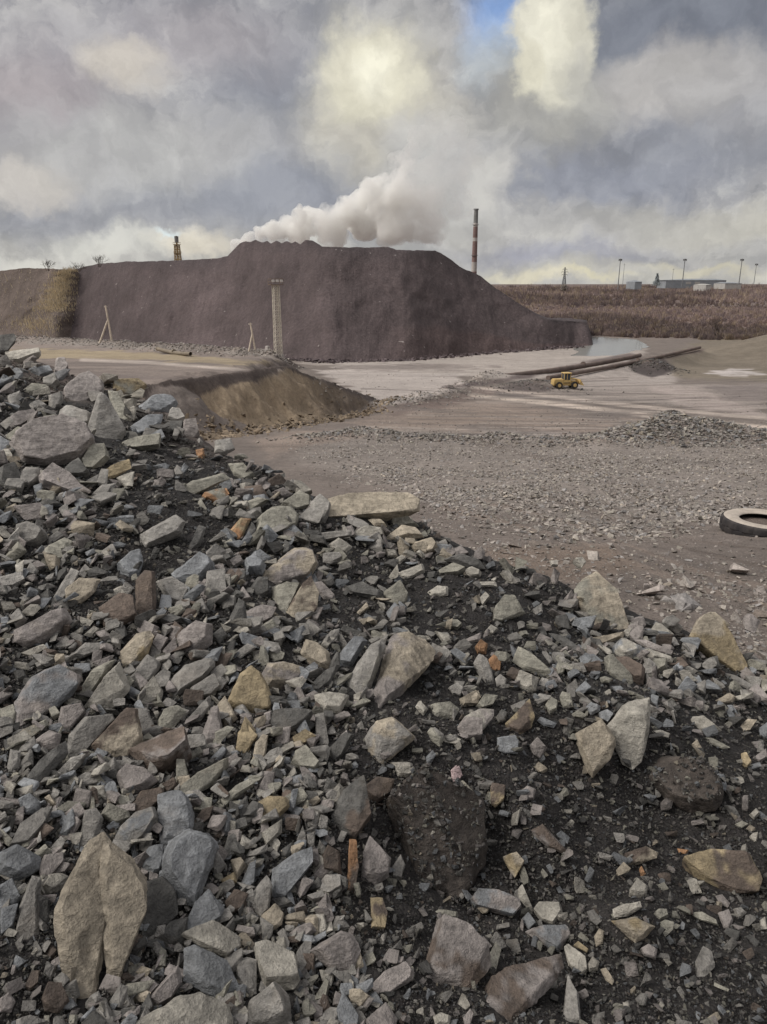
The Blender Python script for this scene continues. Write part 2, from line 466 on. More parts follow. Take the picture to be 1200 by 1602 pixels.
def rock_mat(name):
    m, t = new_mat(name)
    at = t.add('ShaderNodeAttribute', attribute_name='Col')
    oc = t.add('ShaderNodeTexCoord').outputs['Object']
    oi = t.add('ShaderNodeObjectInfo').outputs['Random']
    off = t.add('ShaderNodeCombineXYZ', {0: t.math('MULTIPLY', oi, 31.0), 1: t.math('MULTIPLY', oi, 17.0), 2: 0.0}).outputs[0]
    p = t.vmath('ADD', oc, off)
    n1 = t.noise(p, 7.0, 6, 0.62, 0.4).outputs[0]
    n2 = t.noise(p, 34.0, 6, 0.66, 0.3).outputs[0]
    n3 = t.noise(p, 190.0, 3, 0.6).outputs[0]
    lam = t.noise(t.vmath('MULTIPLY', p, (9.0, 14.0, 75.0)), 1.0, 4, 0.6, 0.6).outputs[0]
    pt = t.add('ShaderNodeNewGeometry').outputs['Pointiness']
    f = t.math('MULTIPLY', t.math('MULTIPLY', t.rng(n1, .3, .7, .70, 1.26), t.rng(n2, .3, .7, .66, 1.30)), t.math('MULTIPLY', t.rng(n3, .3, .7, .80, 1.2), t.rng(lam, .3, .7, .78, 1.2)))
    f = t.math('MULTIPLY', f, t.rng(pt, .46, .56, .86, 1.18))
    col = t.mix(1.0, at.outputs['Color'], t.add('ShaderNodeCombineColor', {0: f, 1: f, 2: f}).outputs[0], 'MULTIPLY')
    # tan weathering stains, dusty dirt
    col = t.mix(t.math('MULTIPLY', t.rng(t.noise(p, 4.5, 5, .6, .8).outputs[0], .60, .78, 0, .3), 1.0), col, t.mix(.5, col, (.30, .215, .13)))
    col = t.mix(t.rng(t.noise(p, 12.0, 6, .7).outputs[0], .60, .72, 0, .55), col, (.045, .04, .037))
    h = t.math('ADD', t.math('ADD', t.math('MULTIPLY', n2, .55), t.math('MULTIPLY', n3, .14)), t.math('MULTIPLY', lam, .22))
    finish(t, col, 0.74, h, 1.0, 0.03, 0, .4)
    return m
M_rock = rock_mat('slate_rock')

def soil_mat():
    m, t = new_mat('dark_soil')
    at = t.add('ShaderNodeAttribute', attribute_name='Col').outputs['Color']
    oc = t.add('ShaderNodeTexCoord').outputs['Object']
    n1 = t.noise(oc, 9.0, 6, 0.65).outputs[0]
    n2 = t.noise(oc, 70.0, 5, 0.7).outputs[0]
    vo = t.add('ShaderNodeTexVoronoi', {'Vector': oc, 'Scale': 95.0}).outputs['Distance']
    f = t.math('MULTIPLY', t.rng(n1, .3, .7, .6, 1.4), t.rng(n2, .3, .7, .55, 1.5))
    col = t.mix(1.0, at, t.add('ShaderNodeCombineColor', {0: f, 1: f, 2: f}).outputs[0], 'MULTIPLY')
    h = t.math('SUBTRACT', t.math('ADD', n1, t.math('MULTIPLY', n2, .5)), t.math('MULTIPLY', vo, .6))
    finish(t, col, 0.8, h, 0.9, 0.015, 0, .35)
    return m
M_soil = soil_mat()

# ------------------------------------------------------------------ ground sheet (polar grid round the heap)
fa = np.arange(-33, 33.001, 0.105)
az_ = np.concatenate([np.arange(-180, -33, 3.0), fa, np.arange(36, 181, 3.0)]); az_[-1] = 180
rr = np.concatenate([[0.5, 1.5, 2.6], np.geomspace(3.4, 36, 330), np.geomspace(36.15, 75, 260), np.geomspace(75.4, 330, 260), np.geomspace(336, 6000, 70)])
A, RR = np.meshgrid(np.radians(az_), rr)
gx, gy = RR * np.sin(A), RR * np.cos(A)
gz, gb = ground(gx, gy)
cdist = ground.cd
px, py = project(gx, gy, gz)
colr = np.empty(gx.shape + (3,))
def L(r, g, b): return s2l((r, g, b))
colr[:] = L(112, 103, 97)
nz = fbm(gx * .25, gy * .25, 0, 71, 4)
nz2 = fbm(gx * .06, gy * .06, 0, 72, 4)
nz3 = fbm(gx * .05, gy * .35, 0, 73, 3)       # streaky, drawn out by passing trucks
infront = gy > 2
def paint(poly, c, s=1.0, feather=10, n=10):
    if not np.isscalar(c): c = L(*c)
    sd = poly_sd(px, py * 2.6, [(a, b * 2.6) for a, b in poly]) + nz * n
    k = s * sstep(feather, -feather, sd) * infront
    colr[:] = colr * (1 - k[..., None]) + c * k[..., None]
def stroke(pts, c, w, s=1.0, n=2.0):
    dd = line_d(px, py * 2.6, [(a, b * 2.6) for a, b in pts]) + nz3 * n
    k = s * sstep(w * 1.5, w * .4, dd) * infront
    colr[:] = colr * (1 - k[..., None]) + L(*c) * k[..., None]
far = sstep(210, 300, gy)
colr = colr * (1 - far[..., None]) + L(104, 91, 86) * far[..., None]
paint([(470, 690), (640, 660), (1000, 690), (1200, 700), (1200, 800), (1000, 830), (780, 800), (600, 760), (450, 720)], (128, 120, 114), .8, 20, 16)
paint([(400, 690), (640, 640), (760, 625), (960, 660), (960, 690), (640, 672), (470, 700), (420, 720)], (134, 121, 112), .9, 12)
paint([(480, 566), (640, 562), (900, 540), (1010, 545), (960, 585), (860, 600), (760, 592), (560, 580)], (158, 149, 142), .95, 9)
paint([(490, 578), (600, 580), (720, 586), (730, 605), (640, 628), (600, 632), (530, 600)], (164, 155, 149), .95, 8)
paint([(520, 571), (700, 568), (780, 574), (700, 581), (560, 577)], (126, 117, 112), .8, 5)
paint([(880, 585), (1030, 565), (1060, 590), (1060, 606), (910, 606)], (154, 145, 139), .9, 9)
paint([(760, 604), (1200, 600), (1200, 640), (960, 628), (780, 615)], (139, 130, 124), .9, 9)
paint([(1020, 606), (1110, 612), (1200, 645), (1200, 655), (1060, 632)], (160, 148, 142), .8, 9)
paint([(1110, 605), (1200, 600), (1200, 634), (1130, 625)], (120, 111, 107), .9, 8)
paint([(1040, 560), (1100, 530), (1200, 515), (1260, 600), (1060, 590)], (114, 105, 93), .95, 10)
paint([(1100, 585), (1140, 577), (1200, 580), (1200, 586), (1130, 586)], (176, 168, 164), .9, 3)
paint([(600, 640), (700, 622), (770, 600), (780, 612), (690, 640), (620, 650)], (112, 98, 92), .8, 8)
paint([(770, 608), (820, 596), (880, 607), (830, 620), (780, 618)], (84, 76, 74), .95, 5, 4)
paint([(985, 562), (1040, 560), (1058, 578), (1020, 592), (985, 580)], (72, 65, 64), .95, 5, 5)
stroke([(700, 606), (770, 598), (880, 577), (985, 556)], (98, 87, 85), 9, .9, 4)
stroke([(840, 597), (900, 585), (1000, 566), (1095, 548)], (96, 84, 78), 8, .9, 3)  # shaded side below the sloping pipe, painted dark into the ground
stroke([(740, 618), (850, 630), (960, 643), (1060, 656), (1200, 668), (1300, 676)], (186, 172, 160), 8, .9)
stroke([(740, 606), (850, 618), (960, 632), (1080, 644), (1200, 655), (1300, 660)], (178, 165, 155), 6, .8)
stroke([(960, 652), (1100, 668), (1200, 676)], (150, 136, 126), 6, .6)
for q in range(5):
    stroke([(640, 644 + q * 5), (760, 636 + q * 6), (900, 660 + q * 5)], (146 - q * 4, 132 - q * 4, 121 - q * 4), 3, .5)
for k_, (a, b) in enumerate(((850, 900), (880, 935), (835, 868), (905, 965), (790, 820))):   # wheel ruts in the floor
    stroke([(700, a - 110), (900, a - 60), (1080, a + 10), (1260, b)], ((96, 85, 78), (134, 120, 110))[k_ % 2], 6, .5, 6)
paint([(760, 860), (960, 850), (1000, 890), (900, 910), (800, 900)], (124, 107, 93), .45, 20)
rs_ = random.Random(21)
for q in range(26):      # older, fainter tyre tracks crossing the yard
    y0 = rs_.uniform(596, 690); dy = rs_.uniform(-22, 22); x0 = rs_.uniform(560, 900); x1 = x0 + rs_.uniform(200, 520)
    cx_ = (x0 + x1) / 2
    for o_ in (0, 3.2 + (y0 - 590) * .05):
        stroke([(x0, y0 + o_), (cx_, y0 + o_ + dy * .3), (x1, y0 + o_ + dy)], rs_.choice([(96, 88, 84), (104, 95, 90), (158, 148, 140), (88, 81, 78)]), rs_.uniform(1.6, 3.2), rs_.uniform(.3, .6), 1.2)
for q in range(16):      # damp patches
    x0, y0 = rs_.uniform(480, 1200), rs_.uniform(570, 690)
    rx, ry = rs_.uniform(18, 70), rs_.uniform(2, 6)
    paint([(x0 + rx * math.cos(a), y0 + ry * math.sin(a)) for a in np.linspace(0, 6.28, 9)[:-1]], rs_.choice([(104, 97, 93), (112, 103, 98), (150, 141, 136)]), .55, 6, 12)
# terrace, its cut face and dark rim
tcol = np.where((nz2 > 0)[..., None], L(128, 117, 110), L(120, 110, 104))
k = sstep(.75, .98, gb)[..., None]; colr = colr * (1 - k) + tcol * k
tm = (gb > .8)
paint([(-80, 552), (0, 548), (130, 546), (300, 556), (430, 566), (420, 572), (280, 566), (130, 560), (-80, 566)], (150, 136, 113), .9, 6)
paint([(-80, 538), (0, 536), (130, 541), (300, 551), (436, 560), (430, 554), (300, 544), (130, 532), (0, 526), (-80, 522)], (126, 119, 113), .8, 4)
stroke([(130, 563), (230, 567), (320, 574), (400, 580), (440, 578)], (172, 160, 151), 6, .9)
stroke([(60, 575), (200, 590), (330, 592), (440, 572)], (112, 102, 97), 8, .7)
cn = fbm(gx * .5, gy * .5, gz * .8, 81, 4)
face = (sstep(.15, .5, cdist + .2 * nz) * (cdist < 50))[..., None]
fcol = L(146, 130, 110) * (1 + .22 * cn[..., None] + .10 * vnoise(gx * 1.7, gz * .4, 0, 83)[..., None])
colr = colr * (1 - face) + fcol * face
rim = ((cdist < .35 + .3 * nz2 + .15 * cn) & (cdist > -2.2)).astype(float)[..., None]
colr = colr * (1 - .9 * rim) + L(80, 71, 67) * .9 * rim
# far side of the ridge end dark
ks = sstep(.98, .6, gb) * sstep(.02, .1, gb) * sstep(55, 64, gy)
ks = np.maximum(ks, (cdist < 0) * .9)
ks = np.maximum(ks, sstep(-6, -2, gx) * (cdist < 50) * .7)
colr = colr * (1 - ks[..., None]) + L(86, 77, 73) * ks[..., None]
colr *= (1 + .10 * nz3 + .08 * nz2)[..., None]
colr = np.clip(colr * 1.06, .01, .9)
nr, na = gx.shape
idx = np.arange(nr * na).reshape(nr, na)
q = np.stack([idx[:-1, :-1], idx[:-1, 1:], idx[1:, 1:], idx[1:, :-1]], -1).reshape(-1, 4)[:, ::-1]
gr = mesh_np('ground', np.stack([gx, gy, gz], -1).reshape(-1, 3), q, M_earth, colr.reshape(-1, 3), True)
tag(gr, 'brownish quarry floor with pale wheel tracks and a raised earth terrace', None, None, 'structure')

# ------------------------------------------------------------------ the near rubble heap: dark soil base
def soil_zone(px, py):
    """1 where crumbling dark earth shows, 0 where stones cover everything (photo layout, near heap)"""
    z = sstep(40, -40, poly_sd(px, py, [(560, 1180), (640, 1070), (760, 1045), (900, 1085), (1010, 1120), (1230, 1120), (1300, 1700), (640, 1700), (560, 1480), (510, 1330)]) + 25 * vnoise(px * .02, py * .02, 0, 3))
    z = np.maximum(z, .95 * sstep(25, -25, poly_sd(px, py, [(215, 800), (300, 770), (360, 830), (290, 900), (230, 960), (170, 900)])))
    z = np.maximum(z, .9 * sstep(30, -30, poly_sd(px, py, [(620, 900), (760, 890), (880, 930), (900, 1000), (760, 1050), (640, 990)])))
    z = np.maximum(z, .8 * sstep(30, -30, poly_sd(px, py, [(500, 880), (600, 870), (640, 940), (560, 1000), (500, 960)])))
    z = np.maximum(z, .9 * sstep(30, -30, poly_sd(px, py, [(-40, 1480), (60, 1440), (100, 1520), (120, 1640), (-40, 1640)])))
    z = np.maximum(z, .7 * sstep(30, -30, poly_sd(px, py, [(230, 700), (340, 690), (380, 740), (300, 760), (230, 745)])))
    return z
pa = np.radians(np.concatenate([np.arange(-100, -36, 2.0), np.arange(-36, 36.001, 0.13), np.arange(38, 101, 2.0)]))
pr = np.concatenate([[.05, .4, .7], np.geomspace(.9, 9.5, 560), np.geomspace(9.7, 16, 24)])
A, RR = np.meshgrid(pa, pr)
hx, hy = RR * np.sin(A), RR * np.cos(A)
hz = pile0(hx, hy)
hz = hz + .009 * fbm(hx * 16, hy * 16, 0, 91, 4) - .006
ppx, ppy = project(hx, hy, hz)
sz = soil_zone(ppx, ppy)
cs = np.where((sz > .5)[..., None], np.array([.021, .0185, .0175]), np.array([.022, .020, .019]))
dusty = sstep(4.6, 6.4, hy + .25 * hx + .4 * fbm(hx, hy, 0, 93, 3))      # dry dusty earth beyond the brow
cs = cs * (1 - dusty[..., None]) + L(108, 97, 91) * dusty[..., None]
nr, na = hx.shape
idx = np.arange(nr * na).reshape(nr, na)
q = np.stack([idx[:-1, :-1], idx[:-1, 1:], idx[1:, 1:], idx[1:, :-1]], -1).reshape(-1, 4)[:, ::-1]
hp = mesh_np('rubble_hill', np.stack([hx, hy, hz], -1).reshape(-1, 3), q, M_soil, cs.reshape(-1, 3), True)
tag(hp, 'dark crumbly earth of the rubble heap under the loose stones', None, None, 'structure')
# ------------------------------------------------------------------ slag hill and earth bank
def slope_body(name, top, base, xs, colfn, mat, d_extra=0, slope=32, rows=90, plateau=45, rough=0.6, flute=0.7, kind='structure', label=None, sink=1.5, right_close=True):
    """a tipped heap: foot line and crest line as seen over the quarry, real depth from its angle of repose"""
    tx, ty = zip(*top); bx_, by_ = zip(*base)
    k = math.tan(R(slope))
    xs = np.asarray(xs, float)
    cr = np.interp(xs, tx, ty) + .5 * vnoise(xs * .11, 0, 0, 3) + .35 * vnoise(xs * .31, 0, 0, 4)
    ba = np.interp(xs, bx_, by_)
    db = []
    for x_, b_ in zip(xs, ba):
        g = ray(x_, b_); t = np.geomspace(60, 700, 900)
        i = int(np.argmax(g[2] * t < np.interp(g[1] * t, FY, FZ)))
        db.append(g[1] * t[i])
    db = np.convolve(np.pad(np.array(db), 6, 'edge'), np.ones(13) / 13, 'valid') + d_extra
    zb = np.interp(db, FY, FZ) - sink
    rc = ray(xs, cr)
    te = rc[:, 2] / rc[:, 1]
    zc = (db - zb / k) * te / (1 - te / k)
    dc = db + (zc - zb) / k
    ux = (xs - 600) / F
    V = np.linspace(0, 1, rows)
    pts = []
    for v in V:
        d_ = db + (dc - db) * v; z_ = zb + (zc - zb) * (v ** 1.04)
        env = math.sin(math.pi * min(max(v, 0), 1)) ** .5
        n1 = fbm(ux * d_ * .09, d_ * .05, z_ * .12, 5, 4)
        n2 = vnoise(ux * d_ * .45 + 2 * vnoise(0, z_ * .1, 0, 9), z_ * .05, 0, 6)
        d_ = d_ + env * (rough * n1 * 2 + flute * n2)
        z_ = z_ + env * .35 * fbm(ux * d_ * .3, z_ * .3, 0, 7, 3)
        pts.append(np.stack([ux * d_ * 1.0, d_, z_], -1))
    for e, dz in ((6, -.2), (18, -.8), (plateau, -1.5)):
        d_ = dc + e; z_ = zc + dz + .3 * vnoise(ux * d_ * .2, d_ * .1, 0, 8)
        pts.append(np.stack([ux * d_, d_, z_], -1))
    d_ = dc + plateau + (zc + 22) / k
    pts.append(np.stack([ux * d_, d_, np.full(len(xs), -22.0)], -1))
    P = np.array(pts)                       # rows, cols, 3
    # x must follow the true lateral position for the pitched camera
    dep = P[..., 1] * CP - P[..., 2] * SP
    P[..., 0] = ux[None, :] * dep
    if right_close:
        for e, dr in ((2.0, .04), (3.2, .5), (4.4, 1.0)):
            c_ = P[:, -1].copy() if e == 2.0 else last.copy()
            if e == 2.0: last0 = P[:, -1].copy()
            c_ = last0.copy(); c_[:, 0] += e
            c_[:, 2] = last0[:, 2] + dr * (np.minimum(zb[-1], last0[:, 2]) - last0[:, 2])
            last = c_
            P = np.concatenate([P, c_[:, None]], 1)
    nr, nc = P.shape[:2]
    vv = np.linspace(0, 1, nr)[:, None] * np.ones((1, nc))
    xx = np.concatenate([xs, [xs[-1]] * (nc - len(xs))])[None, :] * np.ones((nr, 1))
    cl = colfn(P, vv, xx)
    idx = np.arange(nr * nc).reshape(nr, nc)
    q = np.stack([idx[:-1, :-1], idx[:-1, 1:], idx[1:, 1:], idx[1:, :-1]], -1).reshape(-1, 4)
    o = mesh_np(name, P.reshape(-1, 3), q, mat, cl.reshape(-1, 3), True)
    tag(o, label, None, None, kind)
    return o, P

def slag_mat():
    m, t = new_mat('slag_waste')
    at = t.add('ShaderNodeAttribute', attribute_name='Col').outputs['Color']
    oc = t.add('ShaderNodeTexCoord').outputs['Object']
    n1 = t.noise(oc, .09, 5, .6).outputs[0]
    st = t.noise(t.vmath('MULTIPLY', oc, (.9, .12, .12)), 1.0, 5, .62, .3).outputs[0]
    n2 = t.noise(oc, 1.6, 6, .7).outputs[0]
    f = t.math('MULTIPLY', t.math('MULTIPLY', t.rng(n1, .3, .7, .80, 1.2), t.rng(st, .3, .7, .85, 1.15)), t.rng(n2, .3, .7, .70, 1.3))
    col = t.mix(1.0, at, t.add('ShaderNodeCombineColor', {0: f, 1: f, 2: f}).outputs[0], 'MULTIPLY')
    col = t.mix(t.rng(t.noise(oc, .8, 2, .5).outputs[0], .735, .76, 0, .7), col, (.36, .33, .31))    # scattered pale lumps
    finish(t, col, .95, t.math('ADD', n2, t.math('MULTIPLY', st, .5)), .8, .5)
    return m
M_slag = slag_mat()
def slag_col(P, v, x):
    n = fbm(P[..., 0] * .04, P[..., 2] * .06, 0, 15, 4)
    c = np.empty(P.shape); c[:] = L(83, 73, 73)
    n2 = fbm(P[..., 0] * .16 + .4 * n, P[..., 2] * .025, 0, 16, 3)
    c = c * (1 + .15 * n[..., None] + .11 * n2[..., None])
    top = sstep(.80, 1.0, v + .06 * n)[..., None] * .5          # fresh darker slag near the brim
    c = c * (1 - top) + L(66, 60, 62) * top
    cut = sstep(.34, .26, v)[..., None] * sstep(560, 700, x)[..., None] * .35
    return c * (1 - cut) + L(98, 80, 76) * cut
TOP = [(60, 432), (110, 424), (128, 418), (150, 413), (200, 409), (270, 408), (340, 404), (356, 401), (366, 390), (376, 380), (385, 377.5), (392, 379), (400, 375.5), (410, 379.5), (418, 377), (424, 381), (432, 376.5), (441, 381), (449, 377), (456, 380), (462, 377.5), (470, 382.5), (478, 376), (488, 376.5), (497, 381), (504, 385.5), (540, 387), (608, 386.5), (622, 391), (680, 392), (690, 396), (702, 404), (725, 421), (742, 427), (752, 432), (772, 448), (790, 460), (818, 479), (838, 491), (856, 500), (880, 502), (908, 503)]
FOOT = [(60, 532), (130, 530), (200, 540), (300, 549), (440, 562), (520, 567), (640, 564), (760, 553), (860, 546), (908, 541)]
slope_body('slag_hill', TOP, FOOT, np.arange(60, 909, 1.6), slag_col, M_slag, label='huge dark purple-brown slag heap with a flat top and steep gullied face')
def bank_col(P, v, x):
    n = fbm(P[..., 0] * .12, P[..., 2] * .15, 0, 25, 4)
    c = np.empty(P.shape); c[:] = L(98, 87, 81)
    c = c * (1 + .16 * n[..., None])
    k = sstep(.1, .5, fbm(P[..., 0] * .05, P[..., 2] * .1, 0, 27, 3))[..., None] * .45
    return c * (1 - k) + L(116, 103, 88) * k
BTOP = [(-260, 440), (-120, 430), (-40, 426), (0, 424), (40, 419), (70, 420), (118, 422), (128, 432), (136, 455), (146, 490), (158, 522)]
BFOOT = [(-260, 524), (0, 530), (100, 534), (172, 540)]
BANK, BP = slope_body('earth_hill', BTOP, BFOOT, np.arange(-260, 159, 1.8), bank_col, M_slag, d_extra=2 + 32 * sstep(80, 156, np.arange(-260, 159, 1.8)), slope=36, rough=1.0, flute=.4, label='brown earth bank with patches of dry grass beside the slag heap')

# dry grass on the bank
def grass_patch():
    cand = []
    for i in range(3600):
        gy_ = random.uniform(422, 488); gx_ = random.gauss(106 - .38 * (gy_ - 422), 5 + .17 * (gy_ - 422)) + 6 * math.sin(gy_ * .7)
        if random.random() < .16: gx_, gy_ = random.gauss(55, 20), random.gauss(508, 8)
        if random.random() < .06: gx_, gy_ = random.uniform(-60, 150), random.uniform(425, 520)
        cand.append((gx_, gy_))
    cand = np.array(cand)
    scr = np.stack(project(BP[..., 0], BP[..., 1], BP[..., 2]), -1)[:90]
    flat = scr.reshape(-1, 2); W3 = BP[:90].reshape(-1, 3)
    V, Fc, C = [], [], []
    for p in cand:
        i = int(np.argmin(((flat - p) ** 2).sum(1)))
        if ((flat[i] - p) ** 2).sum() > 12: continue
        b = W3[i] + np.array([random.uniform(-.3, .3), 0, -.1])
        h = random.uniform(.5, 1.5); lean = random.uniform(-.35, .35); w = random.uniform(.05, .11)
        k = len(V)
        V += [b + (-w, -.05, 0), b + (w, -.05, 0), b + (lean * h, random.uniform(-.5, -.1), h)]
        Fc.append((k, k + 1, k + 2))
        c = L(*random.choice([(224, 208, 176), (210, 192, 160), (230, 214, 184), (190, 176, 150)]))
        C += [c, c, c]
    o = mesh_np('dry_grass', np.array(V), np.array(Fc), M_leafy, np.array(C))
    tag(o, 'tufts of dry straw-coloured grass on the brown bank', None, None, 'stuff')
def leafy_mat():
    m, t = new_mat('dry_stems')
    at = t.add('ShaderNodeAttribute', attribute_name='Col').outputs['Color']
    oc = t.add('ShaderNodeTexCoord').outputs['Object']
    n = t.noise(oc, 2.0, 3).outputs[0]
    f = t.rng(n, .3, .7, .75, 1.25)
    finish(t, t.mix(1.0, at, t.add('ShaderNodeCombineColor', {0: f, 1: f, 2: f}).outputs[0], 'MULTIPLY'), .9)
    return m
M_leafy = leafy_mat()
grass_patch()

# ------------------------------------------------------------------ scrub on the plain beyond the quarry
def scrub():
    n = 21000
    V, C = [], []
    u = rng.uniform(.14, .75, n); d = 225 + (rng.uniform(0, 1, n) ** 1.5) * 1500
    x = u * d
    z = ground(x, d)[0]
    clump = fbm(x * .013 + d * .004, d * .007 - x * .005, 0, 33, 4)
    keep = (clump + rng.uniform(-.9, .9, n) > -.35)
    x, d, z, clump = x[keep], d[keep], z[keep], clump[keep]
    pond = np.array([on_floor(*p) for p in ((880, 562), (1012, 560), (1016, 528), (880, 526))])
    k2 = (poly_sd(x, d, POND) > 5) & ((d > 235) | (x > 95))
    x, d, z, clump = x[k2], d[k2], z[k2], clump[k2]
    tall = fbm(x * .02 + 9, d * .02, 0, 35, 2)
    patch = fbm(x * .012 + 5, d * .006 + x * .003, 0, 37, 3)
    for i in range(len(x)):
        hgt = (.9 + .9 * rng.random() + 1.2 * max(tall[i], 0)) * (1 + d[i] * .0009) * (1.0 if d[i] < 700 else rng.uniform(.7, 2.0))
        r = hgt * rng.uniform(.6, 1.3)
        base = L(*[(170, 150, 143), (156, 140, 136), (176, 156, 147), (182, 164, 142), (142, 128, 127)][rng.integers(5)])
        base = base * (1.0 - .38 * sstep(.0, .45, patch[i]))
        m = 34 if d[i] < 450 else 18
        a = rng.uniform(0, 6.283, m); e = rng.uniform(.1, 1.0, m) ** .8; rr_ = r * np.sqrt(rng.random(m)) * (1.15 - .6 * e)
        tip = np.stack([x[i] + rr_ * np.cos(a), d[i] + rr_ * np.sin(a), z[i] + hgt * e], -1)
        bs = np.stack([x[i] + .4 * rr_ * np.cos(a), d[i] + .4 * rr_ * np.sin(a), np.full(m, z[i] - .15)], -1)
        ww = (.035 + .00016 * d[i]) * rng.uniform(.6, 1.6, m)
        w3 = np.stack([ww, 0 * ww, 0 * ww], -1)
        V.append(np.stack([bs - w3, bs + w3, tip + w3 * .5, tip - w3 * .5], 1).reshape(-1, 3))
        C.append(np.repeat(base[None] * rng.uniform(.8, 1.2, (m, 1)), 4, 0))
    V = np.concatenate(V); C = np.concatenate(C)
    o = mesh_np('scrub', V, np.arange(len(V)).reshape(-1, 4), M_leafy, C)
    tag(o, 'leafless brown scrub spreading over the plain beyond the quarry', None, None, 'stuff')
scrub()

# ------------------------------------------------------------------ water
def water_mat():
    m, t = new_mat('murky_water')
    oc = t.add('ShaderNodeTexCoord').outputs['Object']
    n = t.noise(t.vmath('MULTIPLY', oc, (.2, .5, 1)), 1.0, 4).outputs[0]
    finish(t, t.mix(n, (.22, .225, .21), (.30, .30, .275)), .16, n, .06, .3, 0, .5)
    return m
M_water = water_mat()
c_ = POND.mean(0)
bm = bmesh.new()
bm.faces.new([bm.verts.new((*(c_ + (p - c_) * 1.25), POND_Z)) for p in POND])
bmesh.ops.recalc_face_normals(bm, faces=bm.faces[:])
tag(obj_bm('pond', bm, M_water), 'pale shallow pond between the slag heap and the scrub', None, None, 'structure')

# ------------------------------------------------------------------ far structures
def at(px, py, d):
    """world point on the pixel's ray at forward distance d"""
    r_ = ray(px, py); return Vector((r_ * (d / r_[1])).tolist())
M_cdark = simple_mat('sooty_concrete', (.20, .20, .195), .9, .2, .2)  # chimney grey lightened, distance haze put into the colour
M_cred = simple_mat('hazed_red_band', (.21, .14, .13), .85, .2, .2)  # red lightened to stand in for haze over the distance
M_cwhite = simple_mat('hazed_white_band', (.42, .385, .36), .85, .15, .2)  # white with painted-in haze for the chimney, reused on mast and marker
def chimney():
    d = 900; top = at(745, 327, d); base = at(744, 452, d)
    zb = -16.0; zt = top.z
    t = empty('chimney', (top.x, top.y, zb))
    tag(t, 'tall factory chimney with red and white bands behind the slag heap', 'chimney')
    lv = [327, 349, 355, 372, 377.5, 410, 425, 440, 470]
    zs = [at(745, v, d).z for v in lv]; zs[-1] = zb
    mats = [M_cdark, M_cwhite, M_cred, M_cwhite, M_cred, M_cwhite, M_cred, M_cwhite]
    def rad(z): return 2.35 + (zt - z) / (zt - zb) * 1.2
    for i, m in enumerate(mats):
        bm = bmesh.new()
        tube(bm, (0, 0, zs[i + 1] - zb), (0, 0, zs[i] - zb), rad(zs[i + 1]), rad(zs[i]), 24, caps=(i == 0 or i == len(mats) - 1))
        obj_bm('band', bm, m, t, smooth=40)
    bm = bmesh.new()
    tube(bm, (0, 0, zs[0] - zb - .9), (0, 0, zs[0] - zb + .25), 3.0, 3.0, 24)
    obj_bm('rim', bm, M_cdark, t, smooth=40)
    for v in (352, 400):
        bm = bmesh.new(); z_ = at(745, v, d).z - zb
        tube(bm, (0, 0, z_), (0, 0, z_ + .25), rad(z_ + zb) + 1.0, None, 24)
        for q in range(12):
            a = q * math.pi / 6; r_ = rad(z_ + zb) + .95
            tube(bm, (r_ * math.cos(a), r_ * math.sin(a), z_), (r_ * math.cos(a), r_ * math.sin(a), z_ + 1.2), .06)
        obj_bm('gallery', bm, M_cdark, t)
chimney()

M_rust = simple_mat('rusty_steel', (.16, .11, .075), .8, .3, 1.0)
M_steel = simple_mat('grey_steel', (.19, .195, .20), .7, .25, 1.0)  # far masts and pylon: haze painted in by a lighter base colour
M_palesteel = simple_mat('pale_galvanised_steel', (.60, .55, .47), .7, .2, 1.5, 0, (.20, .14, .09))
M_ochre = simple_mat('ochre_painted_steel', (.38, .28, .15), .8, .3, 1.0, 0, (.16, .10, .06))
def lattice(bm, h, w0, w1, n, r, off=Vector((0, 0, 0))):
    def c(k, s):
        w = w0 + (w1 - w0) * k / n
        return Vector(((-1, 1, 1, -1)[s] * w / 2, (-1, -1, 1, 1)[s] * w / 2, h * k / n)) + off
    for s in range(4):
        tube(bm, c(0, s), c(n, s), r * 1.5, None, 6)
        for k in range(n):
            tube(bm, c(k, s), c(k + 1, (s + 1) % 4), r * .8, None, 4)
            tube(bm, c(k + 1, s), c(k, (s + 1) % 4), r * .8, None, 4)
            tube(bm, c(k + 1, s), c(k + 1, (s + 1) % 4), r, None, 4)
def flare_tower():
    d = 480; b = at(279, 412, d); top = at(276.5, 369, d)
    zb = b.z - 9; h = top.z - zb
    t = empty('steel_tower', (b.x, b.y, zb))
    tag(t, 'ochre-brown steel tower with two platforms rising behind the left end of the slag heap', 'tower')
    bm = bmesh.new(); lattice(bm, h * .80, 4.4, 2.6, 7, .16); obj_bm('lattice_frame', bm, M_ochre, t)
    bm = bmesh.new(); tube(bm, (0, 0, 0), (0, 0, h), .62, .55, 12); obj_bm('stack', bm, M_ochre, t, smooth=40)
    for f in (.40, .60, .80):
        bm = bmesh.new(); bx(bm, (0, 0, h * f), (3.8, 3.8, .25))
        for s in range(4):
            x_, y_ = (-1, 1, 1, -1)[s] * 1.85, (-1, -1, 1, 1)[s] * 1.85
            x2, y2 = (-1, 1, 1, -1)[(s + 1) % 4] * 1.85, (-1, -1, 1, 1)[(s + 1) % 4] * 1.85
            tube(bm, (x_, y_, h * f), (x_, y_, h * f + 1.2), .06); tube(bm, (x_, y_, h * f + 1.2), (x2, y2, h * f + 1.2), .06)
        obj_bm('platform', bm, M_ochre, t)
    bm = bmesh.new(); tube(bm, (0, 0, h * .84), (0, 0, h * .99), 1.15, 1.25, 14); obj_bm('cap', bm, M_cdark, t, smooth=40)
flare_tower()

